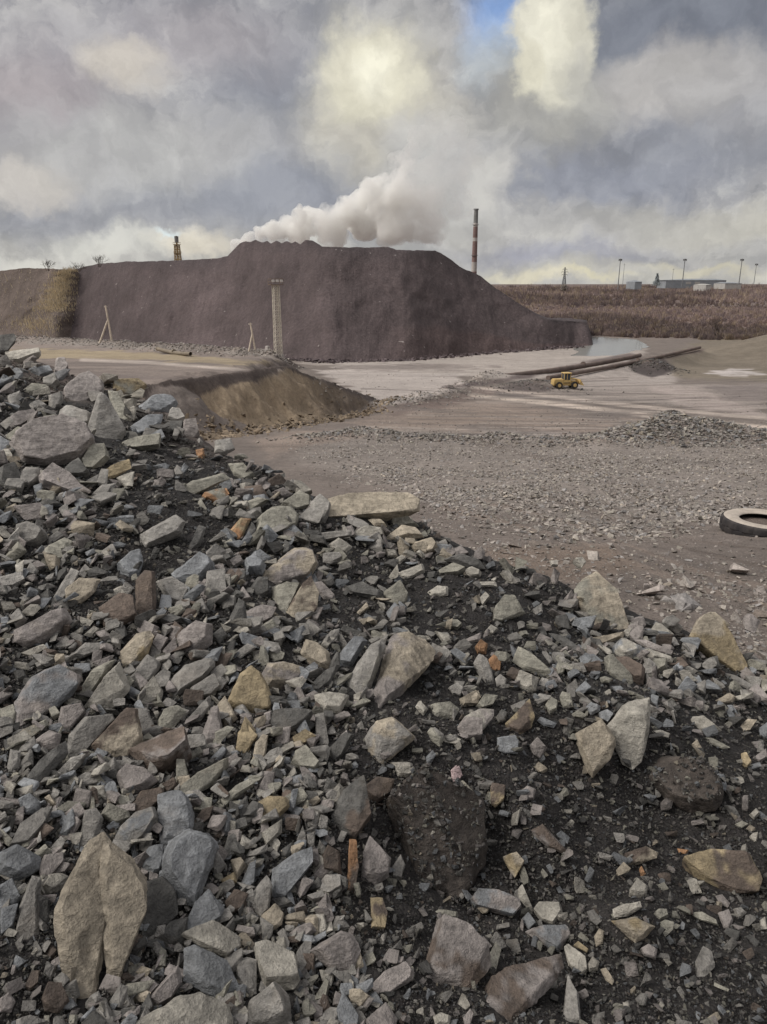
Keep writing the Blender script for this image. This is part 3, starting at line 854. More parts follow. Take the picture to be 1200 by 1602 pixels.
def pylon():
    d = 1150; b = at(882, 449, d); top = at(882, 418, d); zb = b.z - 3; h = top.z - zb
    t = empty('power_pylon', (b.x, b.y, zb))
    tag(t, 'grey lattice power pylon standing alone to the right of the banded chimney', 'pylon')
    bm = bmesh.new(); lattice(bm, h * .62, 6.5, 2.2, 6, .22); lattice(bm, h * .38, 2.2, .7, 4, .2, Vector((0, 0, h * .62))); obj_bm('lattice_body', bm, M_steel, t)
    for f, w in ((.66, 4.2), (.78, 5.2), (.90, 3.4)):
        bm = bmesh.new()
        tube(bm, (-w, 0, h * f), (w, 0, h * f), .22); tube(bm, (-w, 0, h * f), (0, 0, h * f + 2), .15); tube(bm, (w, 0, h * f), (0, 0, h * f + 2), .15)
        for s in (-1, 1): tube(bm, (s * w, 0, h * f), (s * w, 0, h * f - 1.8), .13)
        obj_bm('cross_arm', bm, M_steel, t)
pylon()

def flood_mast(px_, pt, pb, d, label, head=True, r=.42):
    b = at(px_, pb, d); top = at(px_, pt, d); zb = b.z - 4; h = top.z - zb
    t = empty('floodlight_mast', (b.x, b.y, zb)); tag(t, label, 'light mast', 'floodlight masts along the far horizon')
    bm = bmesh.new(); tube(bm, (0, 0, 0), (0, 0, h), r * 1.4, r * .8, 10); obj_bm('pole', bm, M_steel, t, smooth=40)
    if head:
        bm = bmesh.new(); tube(bm, (0, 0, h - 2.6), (0, 0, h - 2.2), 2.2, None, 16)
        for q in range(8):
            a = q * math.pi / 4; tube(bm, (2 * math.cos(a), 2 * math.sin(a), h - 2.4), (2 * math.cos(a), 2 * math.sin(a), h - .6), .08)
        tube(bm, (0, 0, h - .7), (0, 0, h - .5), 2.1, None, 16)
        obj_bm('platform', bm, M_steel, t)
        for q in range(6):
            a = q * math.pi / 3
            bm = bmesh.new(); bx(bm, (1.7 * math.cos(a), 1.7 * math.sin(a), h - 1.3), (1.2, .5, 1.3), Matrix.Rotation(a + math.pi / 2, 4, 'Z')); obj_bm('lamp', bm, M_cdark, t)
flood_mast(967, 404.5, 447, 900, 'tall grey floodlight mast nearest to the power pylon')
flood_mast(1067.5, 404.5, 443, 900, 'tall grey floodlight mast standing in front of the long low hall')
flood_mast(1156.5, 404.5, 440, 900, 'tall grey floodlight mast to the right of the long low hall')
flood_mast(1180, 412, 439, 1050, 'shorter thin mast, rightmost on the horizon', True, .3)
def thin_pole(px_, pt, pb, d, label):
    b = at(px_, pb, d); top = at(px_, pt, d); zb = b.z - 4; h = top.z - zb
    t = empty('utility_pole', (b.x, b.y, zb)); tag(t, label, 'pole', 'thin far poles')
    bm = bmesh.new(); tube(bm, (0, 0, 0), (0, 0, h), .3, .18, 8); obj_bm('post', bm, M_steel, t, smooth=40)
    bm = bmesh.new(); tube(bm, (-1.3, 0, h - 1.2), (1.3, 0, h - 1.2), .12); obj_bm('cross_arm', bm, M_steel, t)
thin_pole(974, 412, 446, 1000, 'very thin pole just right of the floodlight mast by the pylon')
thin_pole(1051.5, 420, 441, 1000, 'short thin pole rising behind the left end of the long hall')

M_hall = simple_mat('blue_grey_sheeting', (.25, .265, .285), .7, .15, .1)
M_hallw = simple_mat('whitewashed_wall', (.40, .385, .365), .85, .15, .2)
def hall(name, x0, x1, yt, yb, d, label, cat, wall, roof, ins=(0, 1)):
    a = at(x0, yb, d); b = at(x1, yb, d); top = at((x0 + x1) / 2, yt, d)
    zb = a.z - 5; w = (b.x - a.x); h = top.z - zb; dp = 40
    t = empty(name, ((a.x + b.x) / 2, d + dp / 2, zb)); tag(t, label, cat)
    bm = bmesh.new(); bx(bm, (0, 0, h * .42), (w * .97, dp, h * .84)); obj_bm('wall', bm, wall, t)
    bm = bmesh.new()
    l, r_ = -w / 2 + ins[0] * w, w / 2 - ins[1] * w
    lo = [bm.verts.new(p) for p in ((-w / 2, -dp / 2 - .5, h * .85), (w / 2, -dp / 2 - .5, h * .85), (w / 2, dp / 2 + .5, h * .85), (-w / 2, dp / 2 + .5, h * .85))]
    hi = [bm.verts.new(p) for p in ((l, 0, h), (r_, 0, h))]
    for f in ((lo[0], lo[1], hi[1], hi[0]), (lo[2], lo[3], hi[0], hi[1]), (lo[1], lo[2], hi[1]), (lo[3], lo[0], hi[0]), (lo[3], lo[2], lo[1], lo[0])): bm.faces.new(f)
    obj_bm('roof', bm, roof, t)
    return t, w, h, dp
t, w, h, dp = hall('industrial_hall', 1040, 1137, 436, 446, 1250, 'long low blue-grey industrial hall on the horizon', 'building', M_hall, M_hall, (.42, .12))
for fx in (-.12, .02, .40):
    bm = bmesh.new(); bx(bm, (fx * w, -dp / 2 - .1, h * .55), (w * .08, .2, h * .25)); obj_bm('window', bm, M_hallw, t)
hall('shed', 993, 1004, 438.5, 447, 1100, 'small grey shed on the horizon left of the grey conifer', 'building', M_hall, M_hall, (.25, .25))
hall('shed', 1104, 1113, 444, 449, 1000, 'tiny white shed in front of the right half of the long hall', 'building', M_hallw, M_hallw, (.1, .1))
hall('shed', 1134, 1160, 441.5, 447, 1150, 'long white shed beside the right end of the long hall', 'building', M_hallw, M_hall, (.1, .1))

# trees
M_bark = simple_mat('dark_bark', (.07, .055, .045), .95, .3, 2.0)
def far_tree(px_, pt, pb, d, label, wide, col, cone):
    b = at(px_, pb, d); top = at(px_, pt, d); zb = b.z - 3; h = top.z - zb
    t = empty('tree', (b.x, b.y, zb)); tag(t, label, 'tree')
    bm = bmesh.new(); tube(bm, (0, 0, 0), (0, 0, h * .8), h * .03, h * .01, 8); obj_bm('trunk', bm, M_bark, t)
    V, C = [], []
    for i in range(1500):
        e = rng.random() ** .8; a = rng.uniform(0, 6.28); r_ = wide * ((1.02 - e) if cone else math.sqrt(max(0, 1 - (2 * e - .9) ** 2))) * math.sqrt(rng.random())
        r_ *= .75 + .35 * vnoise(a * 1.3, e * 5, 0, int(px_))
        p = np.array([r_ * math.cos(a), r_ * math.sin(a), h * (.15 + .85 * e)])
        s = rng.uniform(.3, .8)
        V += [p + rng.normal(0, s, 3) for _ in range(3)]; cc = L(*col) * rng.uniform(.7, 1.3); C += [cc] * 3
    V = np.array(V); o = mesh_np('crown', V, np.arange(len(V)).reshape(-1, 3), M_leafy, np.array(C), parent=t)
far_tree(1027, 428.5, 447, 1050, 'grey-green conical tree on the horizon left of the long hall', 6.5, (150, 156, 158), True)
far_tree(882.5, 445.5, 452, 1000, 'low dark bushy tree at the foot of the power pylon', 4.5, (150, 142, 134), False)

def bare_shrub(px_, pt, pb, d, label, seed, spread):
    rs = random.Random(seed)
    b = at(px_, pb, d); h = at(px_, pt, d).z - b.z
    t = empty('bare_shrub', (b.x, b.y, b.z - .6)); tag(t, label, 'shrub', 'leafless shrubs around the quarry')
    bm = bmesh.new(); tw = bmesh.new()
    def grow(bmx, p, dr, l, r_, dep):
        q_ = p + dr * l
        tube(bmx, p, q_, r_, r_ * .65, 5, False)
        if dep == 0: return
        for _ in range(rs.choice((2, 3, 3))):
            nd = (dr + Vector((rs.gauss(0, .45), rs.gauss(0, .45), rs.gauss(.12, .25)))).normalized()
            grow(tw, p + dr * l * rs.uniform(.55, 1), nd, l * rs.uniform(.55, .85), r_ * .62, dep - 1)
    for s in range(6):
        a = rs.uniform(0, 6.28)
        grow(bm, Vector((rs.gauss(0, .3), rs.gauss(0, .3), 0)), Vector((math.cos(a) * spread, math.sin(a) * spread, 1)).normalized(), (h + .6) * .42, .06, 4)
    obj_bm('stems', bm, M_bark, t); obj_bm('twigs', tw, M_bark, t)
bare_shrub(155, 395, 414, 208, 'tallest leafless shrub on the brink, beside the dark slag', 3, .8)
bare_shrub(124, 407, 421, 205, 'low dense leafless shrub above the dry grass patch', 5, 1.2)
bare_shrub(1002, 488, 522, 236, 'leafless bush standing taller than the scrub behind the pond', 12, .5)
bare_shrub(1122, 492, 522, 190, 'leafless bush on the right-hand mound behind the sloping pipe', 15, .7)
bare_shrub(75, 406, 420, 205, 'small sparse leafless shrub, leftmost on the earth bank', 8, .45)

# ------------------------------------------------------------------ steam rising behind the slag heap
def steam():
    d = 760
    S = [(370, 385, 12), (390, 377, 15), (412, 368, 16), (430, 362, 18), (450, 352, 17), (468, 338, 15), (466, 366, 22), (490, 348, 24), (515, 342, 24), (520, 366, 26), (543, 332, 25), (566, 318, 25), (580, 298, 21), (572, 350, 30),
         (600, 287, 17), (604, 322, 32), (628, 292, 30), (626, 255, 20), (618, 352, 36), (655, 320, 36), (650, 275, 28), (646, 236, 16), (676, 262, 22), (668, 350, 34), (690, 300, 28), (690, 235, 26), (655, 215, 20), (715, 270, 26), (712, 205, 24), (738, 240, 24), (680, 190, 18), (720, 320, 28)]
    ctr = at(560, 330, d)
    rs = random.Random(4)
    bm = bmesh.new(); bmesh.ops.create_icosphere(bm, subdivisions=2, radius=1)
    bm.verts.ensure_lookup_table()
    iv = np.array([v.co for v in bm.verts]); jf = np.array([[v.index for v in fc.verts] for fc in bm.faces]); bm.free()
    sph = []
    def puff(c_, r_, dep):
        sph.append((*c_, r_))
        if dep == 0: return
        for _ in range(11 if dep == 2 else 7):
            dv = Vector((rs.gauss(0, 1), rs.gauss(0, 1), rs.gauss(0, 1))).normalized()
            puff(c_ + dv * r_ * rs.uniform(.72, .95), r_ * rs.uniform(.28, .46), dep - 1)
    for k, (a, b, r_) in enumerate(S):
        puff(at(a, b, d + rs.uniform(-14, 14)) - ctr, r_ / F * d * .86, 2)
    sph = np.array(sph)
    sv_ = (iv[None] * sph[:, None, 3:] + sph[:, None, :3]).reshape(-1, 3)
    sf_ = (jf[None] + (np.arange(len(sph)) * len(iv))[:, None, None]).reshape(-1, 3)
    o = mesh_np('steam', sv_, sf_, None); o.location = ctr
    mo = o.modifiers.new('r', 'REMESH'); mo.mode = 'VOXEL'; mo.voxel_size = 1.35
    dg = bpy.context.evaluated_depsgraph_get()
    me = bpy.data.meshes.new_from_object(o.evaluated_get(dg))
    o.modifiers.clear(); o.data = me
    n = len(me.vertices)
    v = np.empty(n * 3, np.float32); me.vertices.foreach_get('co', v); v = v.reshape(-1, 3).astype(float)
    nn = np.empty(n * 3, np.float32); me.vertices.foreach_get('normal', nn); nn = nn.reshape(-1, 3)
    v = v + nn * (.9 * fbm(*(v * .22).T, seed=5, oct=2))[:, None]
    me.vertices.foreach_set('co', v.astype(np.float32).ravel()); me.update()
    m = bpy.data.materials.new('white_steam'); m.use_nodes = True
    t = NT(m.node_tree); t.n.clear()
    oc = t.add('ShaderNodeTexCoord').outputs['Object']
    n = t.noise(oc, .045, 5, .62, .5).outputs[0]
    sx = t.add('ShaderNodeSeparateXYZ', {0: oc}).outputs
    thin = t.rng(t.math('ADD', sx[0], t.math('MULTIPLY', sx[2], .55)), -15, 105, 1.0, .07, True)     # thins out as it drifts away
    dn = t.math('MULTIPLY', t.rng(n, .36, .58, .012, .22, True), thin)
    vol = t.add('ShaderNodeVolumePrincipled', {'Color': (.985, .98, .965, 1), 'Density': dn, 'Anisotropy': 0.0})
    t.add('ShaderNodeOutputMaterial', {'Volume': vol.outputs[0]})
    me.materials.clear(); me.materials.append(m)
    tag(o, 'billowing white steam rising behind the slag heap', None, None, 'stuff')
steam()

# ------------------------------------------------------------------ things standing in the quarry
M_wood = simple_mat('weathered_timber', (.56, .48, .39), .85, .25, 2.0)
def put_on(px_, py_, fn=gfn, tmin=5.0):
    P, t_, ok = hit(px_, py_, fn, tmin, 800); return Vector(P[0].tolist())
def on_berm(px_):
    """the spot on the berm's crest along the pixel column"""
    u = (px_ - 600) / F
    for a, b in zip(BERM[:-1], BERM[1:]):
        for s in np.linspace(0, 1, 60):
            p = a + (b - a) * s; z = float(ground(p[0], p[1])[0])
            if project(p[0], p[1], z)[0] >= px_: return Vector((p[0], p[1], z))
    p = BERM[-1]; return Vector((p[0], p[1], float(ground(p[0], p[1])[0])))
def braced_pole(foot, strut_foot, top, joint, label, k=1.0):
    f = on_berm(foot[0]); d = f.y
    t = empty('utility_pole', f); tag(t, label, 'pole', 'braced timber poles on the stony berm')
    tp = at(top[0], top[1], d + .4) - f
    bm = bmesh.new(); tube(bm, (0, 0, -.6), tp, .22 * k, .15 * k, 10); obj_bm('post', bm, M_wood, t, smooth=40)
    sf = at(strut_foot[0], strut_foot[1], d - .3) - f; sf.z = -.3; jt = at(joint[0], joint[1], d + .2) - f
    bm = bmesh.new(); tube(bm, sf - (jt - sf) * .06, jt, .19 * k, .14 * k, 10); obj_bm('strut', bm, M_wood, t, smooth=40)
    bm = bmesh.new(); tube(bm, tp + Vector((-.25, 0, -.3)), tp + Vector((.25, 0, -.3)), .035)
    for s in (-.25, .25): tube(bm, tp + Vector((s, 0, -.3)), tp + Vector((s, 0, -.1)), .05)
    obj_bm('insulators', bm, M_palesteel, t)
braced_pole((173.5, 533), (156, 532), (165, 478), (168, 502), 'timber pole with a slanting prop, left of the lattice mast, taller of the two')
braced_pole((398.5, 556), (389.5, 556), (391.5, 505), (394.5, 522), 'short narrow timber pole with a prop, close to the lattice mast', .8)

def light_mast():
    f = on_berm(435.5); d = f.y
    top = at(431.5, 436.5, d); h = top.z - f.z
    t = empty('lattice_mast', f, .5); tag(t, 'pale lattice floodlight mast on the brow of the terrace', 'light mast')
    w = 10.0 / F * (d * CP - f.z * SP); p = 9.5 / F * (d * CP - f.z * SP)
    bm = bmesh.new(); lattice(bm, h - .9, w, w * .85, 14, .04); obj_bm('lattice_frame', bm, M_palesteel, t)
    bm = bmesh.new()
    for s in (-.2, .2): tube(bm, (s, -w * .52, 0), (s * .8, -w * .45, h - .9), .03, None, 5)
    for k in range(40): z_ = .3 + k * (h - 1.5) / 40; tube(bm, (-.2, -w * .5, z_), (.2, -w * .5, z_), .02, None, 4)
    obj_bm('ladder', bm, M_palesteel, t)
    bm = bmesh.new(); bx(bm, (0, 0, h - .86), (2 * p, 1.5 * p, .08))
    for a, b in (((-p, -.7 * p), (p, -.7 * p)), ((p, -.7 * p), (p, .7 * p)), ((p, .7 * p), (-p, .7 * p)), ((-p, .7 * p), (-p, -.7 * p))):
        tube(bm, (*a, h - .85), (*a, h), .035); tube(bm, (*a, h), (*b, h), .035); tube(bm, (*a, h - .42), (*b, h - .42), .03)
    obj_bm('platform', bm, M_rust, t)
    for x_ in (-.7 * p, 0, .7 * p):
        bm = bmesh.new(); bx(bm, (x_, -.8 * p, h - .3), (.42, .26, .38), Matrix.Rotation(R(-20), 4, 'X')); tube(bm, (x_, -.7 * p, h - .5), (x_, -.7 * p, h), .03); obj_bm('lamp', bm, M_cwhite, t)
    for s in range(4):
        x_, y_ = (-1, 1, 1, -1)[s] * w / 2, (-1, -1, 1, 1)[s] * w / 2
        bm = bmesh.new(); bx(bm, (x_, y_, .05), (.4, .4, .5)); obj_bm('footing', bm, M_cwhite, t)
light_mast()

def marker():
    f = on_berm(418); s = (at(418, 541, f.y).z - f.z)
    t = empty('marker_post', f, .2); tag(t, 'short white concrete marker between the small pole and the lattice mast', 'marker')
    bm = bmesh.new(); tube(bm, (0, 0, -.3), (0, 0, s * .86), .52, .36, 4); obj_bm('block', bm, M_cwhite, t)
    bm = bmesh.new(); tube(bm, (0, 0, s * .86), (0, 0, s), .40, .2, 4); obj_bm('cap', bm, M_cwhite, t)
marker()

M_pipe = simple_mat('brown_pipe_steel', (.16, .122, .105), .75, .3, .7, 0, (.10, .07, .055))
M_pipet = simple_mat('tan_pipe', (.21, .175, .135), .8, .25, .7)
def pipe(name, a, b, r, label, mat, sup=()):
    a, b = Vector(a), Vector(b); t = empty(name, a); tag(t, label, 'pipe')
    bm = bmesh.new(); v = b - a; n = max(6, int(v.length / 6))
    q_ = v.to_track_quat('Z', 'Y').to_matrix().to_4x4()
    rings = []
    for k in range(n + 1):
        c_ = v * (k / n) + Vector((0, 0, -.25 * math.sin(math.pi * k / n)))
        rings.append([bm.verts.new(c_ + (q_ @ Vector((r * math.cos(i * math.pi / 8), r * math.sin(i * math.pi / 8), 0)))) for i in range(16)])
    for ra, rb in zip(rings[:-1], rings[1:]):
        for i in range(16): bm.faces.new((ra[i], ra[(i + 1) % 16], rb[(i + 1) % 16], rb[i]))
    for ring, sgn in ((rings[0], 1), (rings[-1], -1)):       # open mouths: wall thickness and a recess
        c_ = sum((x_.co for x_ in ring), Vector()) / 16
        inn = [bm.verts.new(c_ + (x_.co - c_) * .88) for x_ in ring]
        dee = [bm.verts.new(x_.co + v.normalized() * sgn * r * 2.5) for x_ in inn]
        for i in range(16):
            j = (i + 1) % 16
            bm.faces.new((ring[i], ring[j], inn[j], inn[i])); bm.faces.new((inn[i], inn[j], dee[j], dee[i]))
        bm.faces.new(dee)
    bmesh.ops.recalc_face_normals(bm, faces=bm.faces[:])
    obj_bm('pipe_body', bm, mat, t, smooth=35)
    for s in (.0, .5):
        bm = bmesh.new(); c_ = v * s
        tube(bm, c_ - v.normalized() * .12, c_ + v.normalized() * .12, r * 1.1, None, 16); obj_bm('flange', bm, mat, t)
    for s in sup:
        c_ = v * s; gz_ = float(gfn(a.x + c_.x, a.y + c_.y)) - a.z
        if gz_ < c_.z - r:
            bm = bmesh.new()
            for e in (-.7, .7): tube(bm, (c_.x + e, c_.y, gz_ - .3), (c_.x + e * .5, c_.y, c_.z - r * .8), .12)
            bx(bm, (c_.x, c_.y, c_.z - r - .05), (1.7, .4, .2)); obj_bm('trestle', bm, mat, t)
    return t
pipe('pipeline', PA, PB, .28, 'long brown pipe sloping up from the yellow loader to the right bank', M_pipe)
g2 = put_on(800, 590)
pipe('pipeline', at(790, 589, g2.y + 2), at(1001, 556, g2.y + 40), .38, 'thick brown pipe with an open dark mouth, lying behind the sloping pipe', M_pipe)
b1, b2 = put_on(251, 549, tmin=80.0), put_on(302, 556.5, tmin=80.0)
pipe('pipeline', b1 + Vector((0, -1.5, .5)), b2 + Vector((0, -1.5, .45)), .33, 'short brown pipe lying along the stony berm between the two braced poles', M_pipet)

# wheel loader
M_yel = simple_mat('yellow_paint', (.60, .42, .17), .55, .15, 1.2, 0, (.22, .16, .09))
M_blk = simple_mat('black_rubber', (.035, .033, .032), .85, .3, 3.0, 0, (.10, .085, .075))
M_glass, tg = new_mat('cab_glass')
noi = tg.noise(tg.add('ShaderNodeTexCoord').outputs['Object'], 2.0).outputs[0]
finish(tg, tg.mix(noi, (.03, .04, .05), (.06, .07, .08)), .12, None, spec=.6)
def loader():
    f = put_on(885, 607)
    S = 46 / F * (f.y * CP - f.z * SP) / 6.4
    t = empty('wheel_loader', f, R(8)); t.scale = (S, S, S)
    tag(t, 'small yellow wheel loader parked in front of the brown pipes', 'loader')
    # bonnet to the left, cab amidships, lifting arms and bucket to the right
    bm = bmesh.new(); v = bx(bm, (-1.95, 0, 1.45), (2.3, 1.7, 1.15))
    bmesh.ops.bevel(bm, geom=bm.edges[:], offset=.15, segments=2, affect='EDGES'); obj_bm('bonnet', bm, M_yel, t)
    bm = bmesh.new(); bx(bm, (-3.0, 0, 1.25), (.25, 1.9, .9)); bmesh.ops.bevel(bm, geom=bm.edges[:], offset=.06, segments=1, affect='EDGES'); obj_bm('counterweight', bm, M_yel, t)
    bm = bmesh.new(); bx(bm, (-.6, 0, .85), (4.6, 1.2, .5)); bx(bm, (1.4, 0, 1.15), (1.4, 1.1, .9)); obj_bm('chassis', bm, M_yel, t)
    cab = bmesh.new()
    for x_, y_ in ((-.75, -.75), (.65, -.75), (-.75, .75), (.65, .75), (-.1, -.75), (-.1, .75)): bx(cab, (x_, y_, 2.45), (.12, .12, 1.5))
    bx(cab, (-.05, 0, 1.55), (1.6, 1.62, .5)); c_ = obj_bm('cab', cab, M_yel, t)
    bm = bmesh.new(); bx(bm, (-.05, 0, 3.26), (1.8, 1.85, .16)); bmesh.ops.bevel(bm, geom=bm.edges[:], offset=.05, segments=1, affect='EDGES'); obj_bm('roof', bm, M_yel, c_)
    for y_ in (-.72, .72):
        bm = bmesh.new(); bx(bm, (-.05, y_, 2.5), (1.3, .04, 1.3)); obj_bm('window', bm, M_glass, c_)
    for x_ in (-.72, .62):
        bm = bmesh.new(); bx(bm, (x_, 0, 2.5), (.04, 1.35, 1.3)); obj_bm('window', bm, M_glass, c_)
    for x_ in (-1.9, 1.6):
        for y_ in (-.95, .95):
            bm = bmesh.new(); tube(bm, (x_, y_ - .26, .72), (x_, y_ + .26, .72), .72, None, 22)
            for q in range(18):
                a = q * math.pi / 9; bx(bm, (x_ + .73 * math.cos(a), y_, .72 + .73 * math.sin(a)), (.09, .5, .06), Matrix.Rotation(-a, 4, 'Y'))
            w_ = obj_bm('wheel', bm, M_blk, t)
            bm = bmesh.new(); s = math.copysign(1, y_); tube(bm, (x_, y_ + s * .2, .72), (x_, y_ + s * .28, .72), .38, None, 16); obj_bm('rim', bm, M_yel, w_)
    for y_ in (-.45, .45):
        bm = bmesh.new(); tube(bm, (.9, y_, 2.0), (2.1, y_, 1.95), .14); tube(bm, (2.1, y_, 1.95), (2.9, y_, 1.1), .14); obj_bm('lift_arm', bm, M_yel, t)
    bm = bmesh.new()
    prof = [(2.75, 1.9), (2.7, 1.2), (2.9, .75), (3.7, .6), (3.75, .68), (3.05, .88), (2.88, 1.25), (2.92, 1.85)]
    la = [bm.verts.new((x_, -1.15, z_)) for x_, z_ in prof]; lb = [bm.verts.new((x_, 1.15, z_)) for x_, z_ in prof]
    n = len(prof)
    for i in range(n): bm.faces.new((la[i], la[(i + 1) % n], lb[(i + 1) % n], lb[i]))
    bm.faces.new(la[::-1]); bm.faces.new(lb)
    for y_ in (-1.12, 1.12):
        w_ = [bm.verts.new((x_, y_, z_)) for x_, z_ in ((2.8, 1.85), (2.8, .85), (3.65, .68))]; bm.faces.new(w_)
    obj_bm('bucket', bm, M_yel, t)
loader()

# old tyre lying flat
def tyre():
    f = put_on(1193, 832)
    dep = f.y * CP - f.z * SP
    Ro = 63 / F * dep; hgt = Ro * .42
    n = 72
    t = empty('old_tyre', f + Vector((0, 0, -.03))); tag(t, 'old truck tyre lying flat on the stony floor, its upper side pale with dust', 'tyre')
    t.rotation_euler = (R(-1), R(1), 0)
    rub, tr = new_mat('tyre_rubber')
    oc = tr.add('ShaderNodeTexCoord').outputs['Object']
    nn = tr.noise(oc, 6, 5).outputs[0]
    finish(tr, tr.mix(tr.rng(nn, .4, .7, 0, 1), (.030, .027, .028), (.075, .065, .06)), .85, nn, .3, .01)
    dus, td = new_mat('dusty_sidewall')
    oc = td.add('ShaderNodeTexCoord').outputs['Object']
    nn = td.noise(oc, 9, 6, .65).outputs[0]
    finish(td, td.mix(td.rng(nn, .3, .75, 0, 1), (.50, .44, .38), (.30, .26, .22)), .92, nn, .4, .01)
    def lathe(prof, groove=None):
        bm = bmesh.new(); rings = []
        for k in range(n):
            a = 2 * math.pi * k / n
            rr_ = []
            for (r_, z_) in prof:
                g = groove(k, r_, z_) if groove else 0
                rr_.append(bm.verts.new(((r_ - g) * math.cos(a), (r_ - g) * math.sin(a), z_)))
            rings.append(rr_)
        for k in range(n):
            A_, B_ = rings[k], rings[(k + 1) % n]
            for i in range(len(prof) - 1): bm.faces.new((A_[i], B_[i], B_[i + 1], A_[i + 1]))
        bmesh.ops.recalc_face_normals(bm, faces=bm.faces[:])
        return bm
    tread = [(Ro * .93, hgt * .06), (Ro * .985, hgt * .14), (Ro, hgt * .24), (Ro, hgt * .47), (Ro * .985, hgt * .5), (Ro, hgt * .53), (Ro, hgt * .76), (Ro * .985, hgt * .86), (Ro * .93, hgt * .94)]
    obj_bm('tread', lathe(tread, lambda k, r_, z_: Ro * .035 if (k % 4 == (0 if z_ < hgt * .5 else 2) and r_ > Ro * .95) else 0), rub, t, smooth=30)
    side = [(Ro * .93, hgt * .94), (Ro * .88, hgt * .985), (Ro * .80, hgt * 1.01), (Ro * .78, hgt * 1.0), (Ro * .70, hgt * .99), (Ro * .62, hgt * .955), (Ro * .60, hgt * .93), (Ro * .585, hgt * .92), (Ro * .57, hgt * .86)]
    obj_bm('sidewall', lathe(side), dus, t, smooth=50)
    inner = [(Ro * .57, hgt * .86), (Ro * .58, hgt * .8), (Ro * .80, hgt * .78), (Ro * .90, hgt * .5), (Ro * .80, hgt * .22), (Ro * .55, hgt * .2), (Ro * .535, hgt * .1), (Ro * .7, hgt * .02), (Ro * .93, hgt * .06)]
    obj_bm('lining', lathe(inner), rub, t, smooth=50)
    # dirt that has collected inside
    bm = bmesh.new(); bmesh.ops.create_circle(bm, cap_ends=True, segments=40, radius=Ro * .78, matrix=Matrix.Translation((0, 0, hgt * .55)))
    o = obj_bm('dirt_fill', bm, M_earth, t)
    at_ = o.data.color_attributes.new('Col', 'FLOAT_COLOR', 'POINT'); at_.data.foreach_set('color', np.tile(np.append(L(108, 97, 90), 1), len(o.data.vertices)))
tyre()
# ------------------------------------------------------------------ stones of the near heap, one outline each
TILES = {'A': (0, 520, 3), 'B': (0, 780, 3), 'C': (300, 740, 3), 'D': (0, 1000, 3), 'E': (350, 960, 3), 'F': (0, 1230, 3), 'G': (350, 1200, 3),
         'H': (640, 840, 4), 'I': (900, 840, 4), 'J': (640, 1050, 4), 'K': (900, 1050, 4), 'L': (640, 1280, 4), 'M': (900, 1280, 4)}
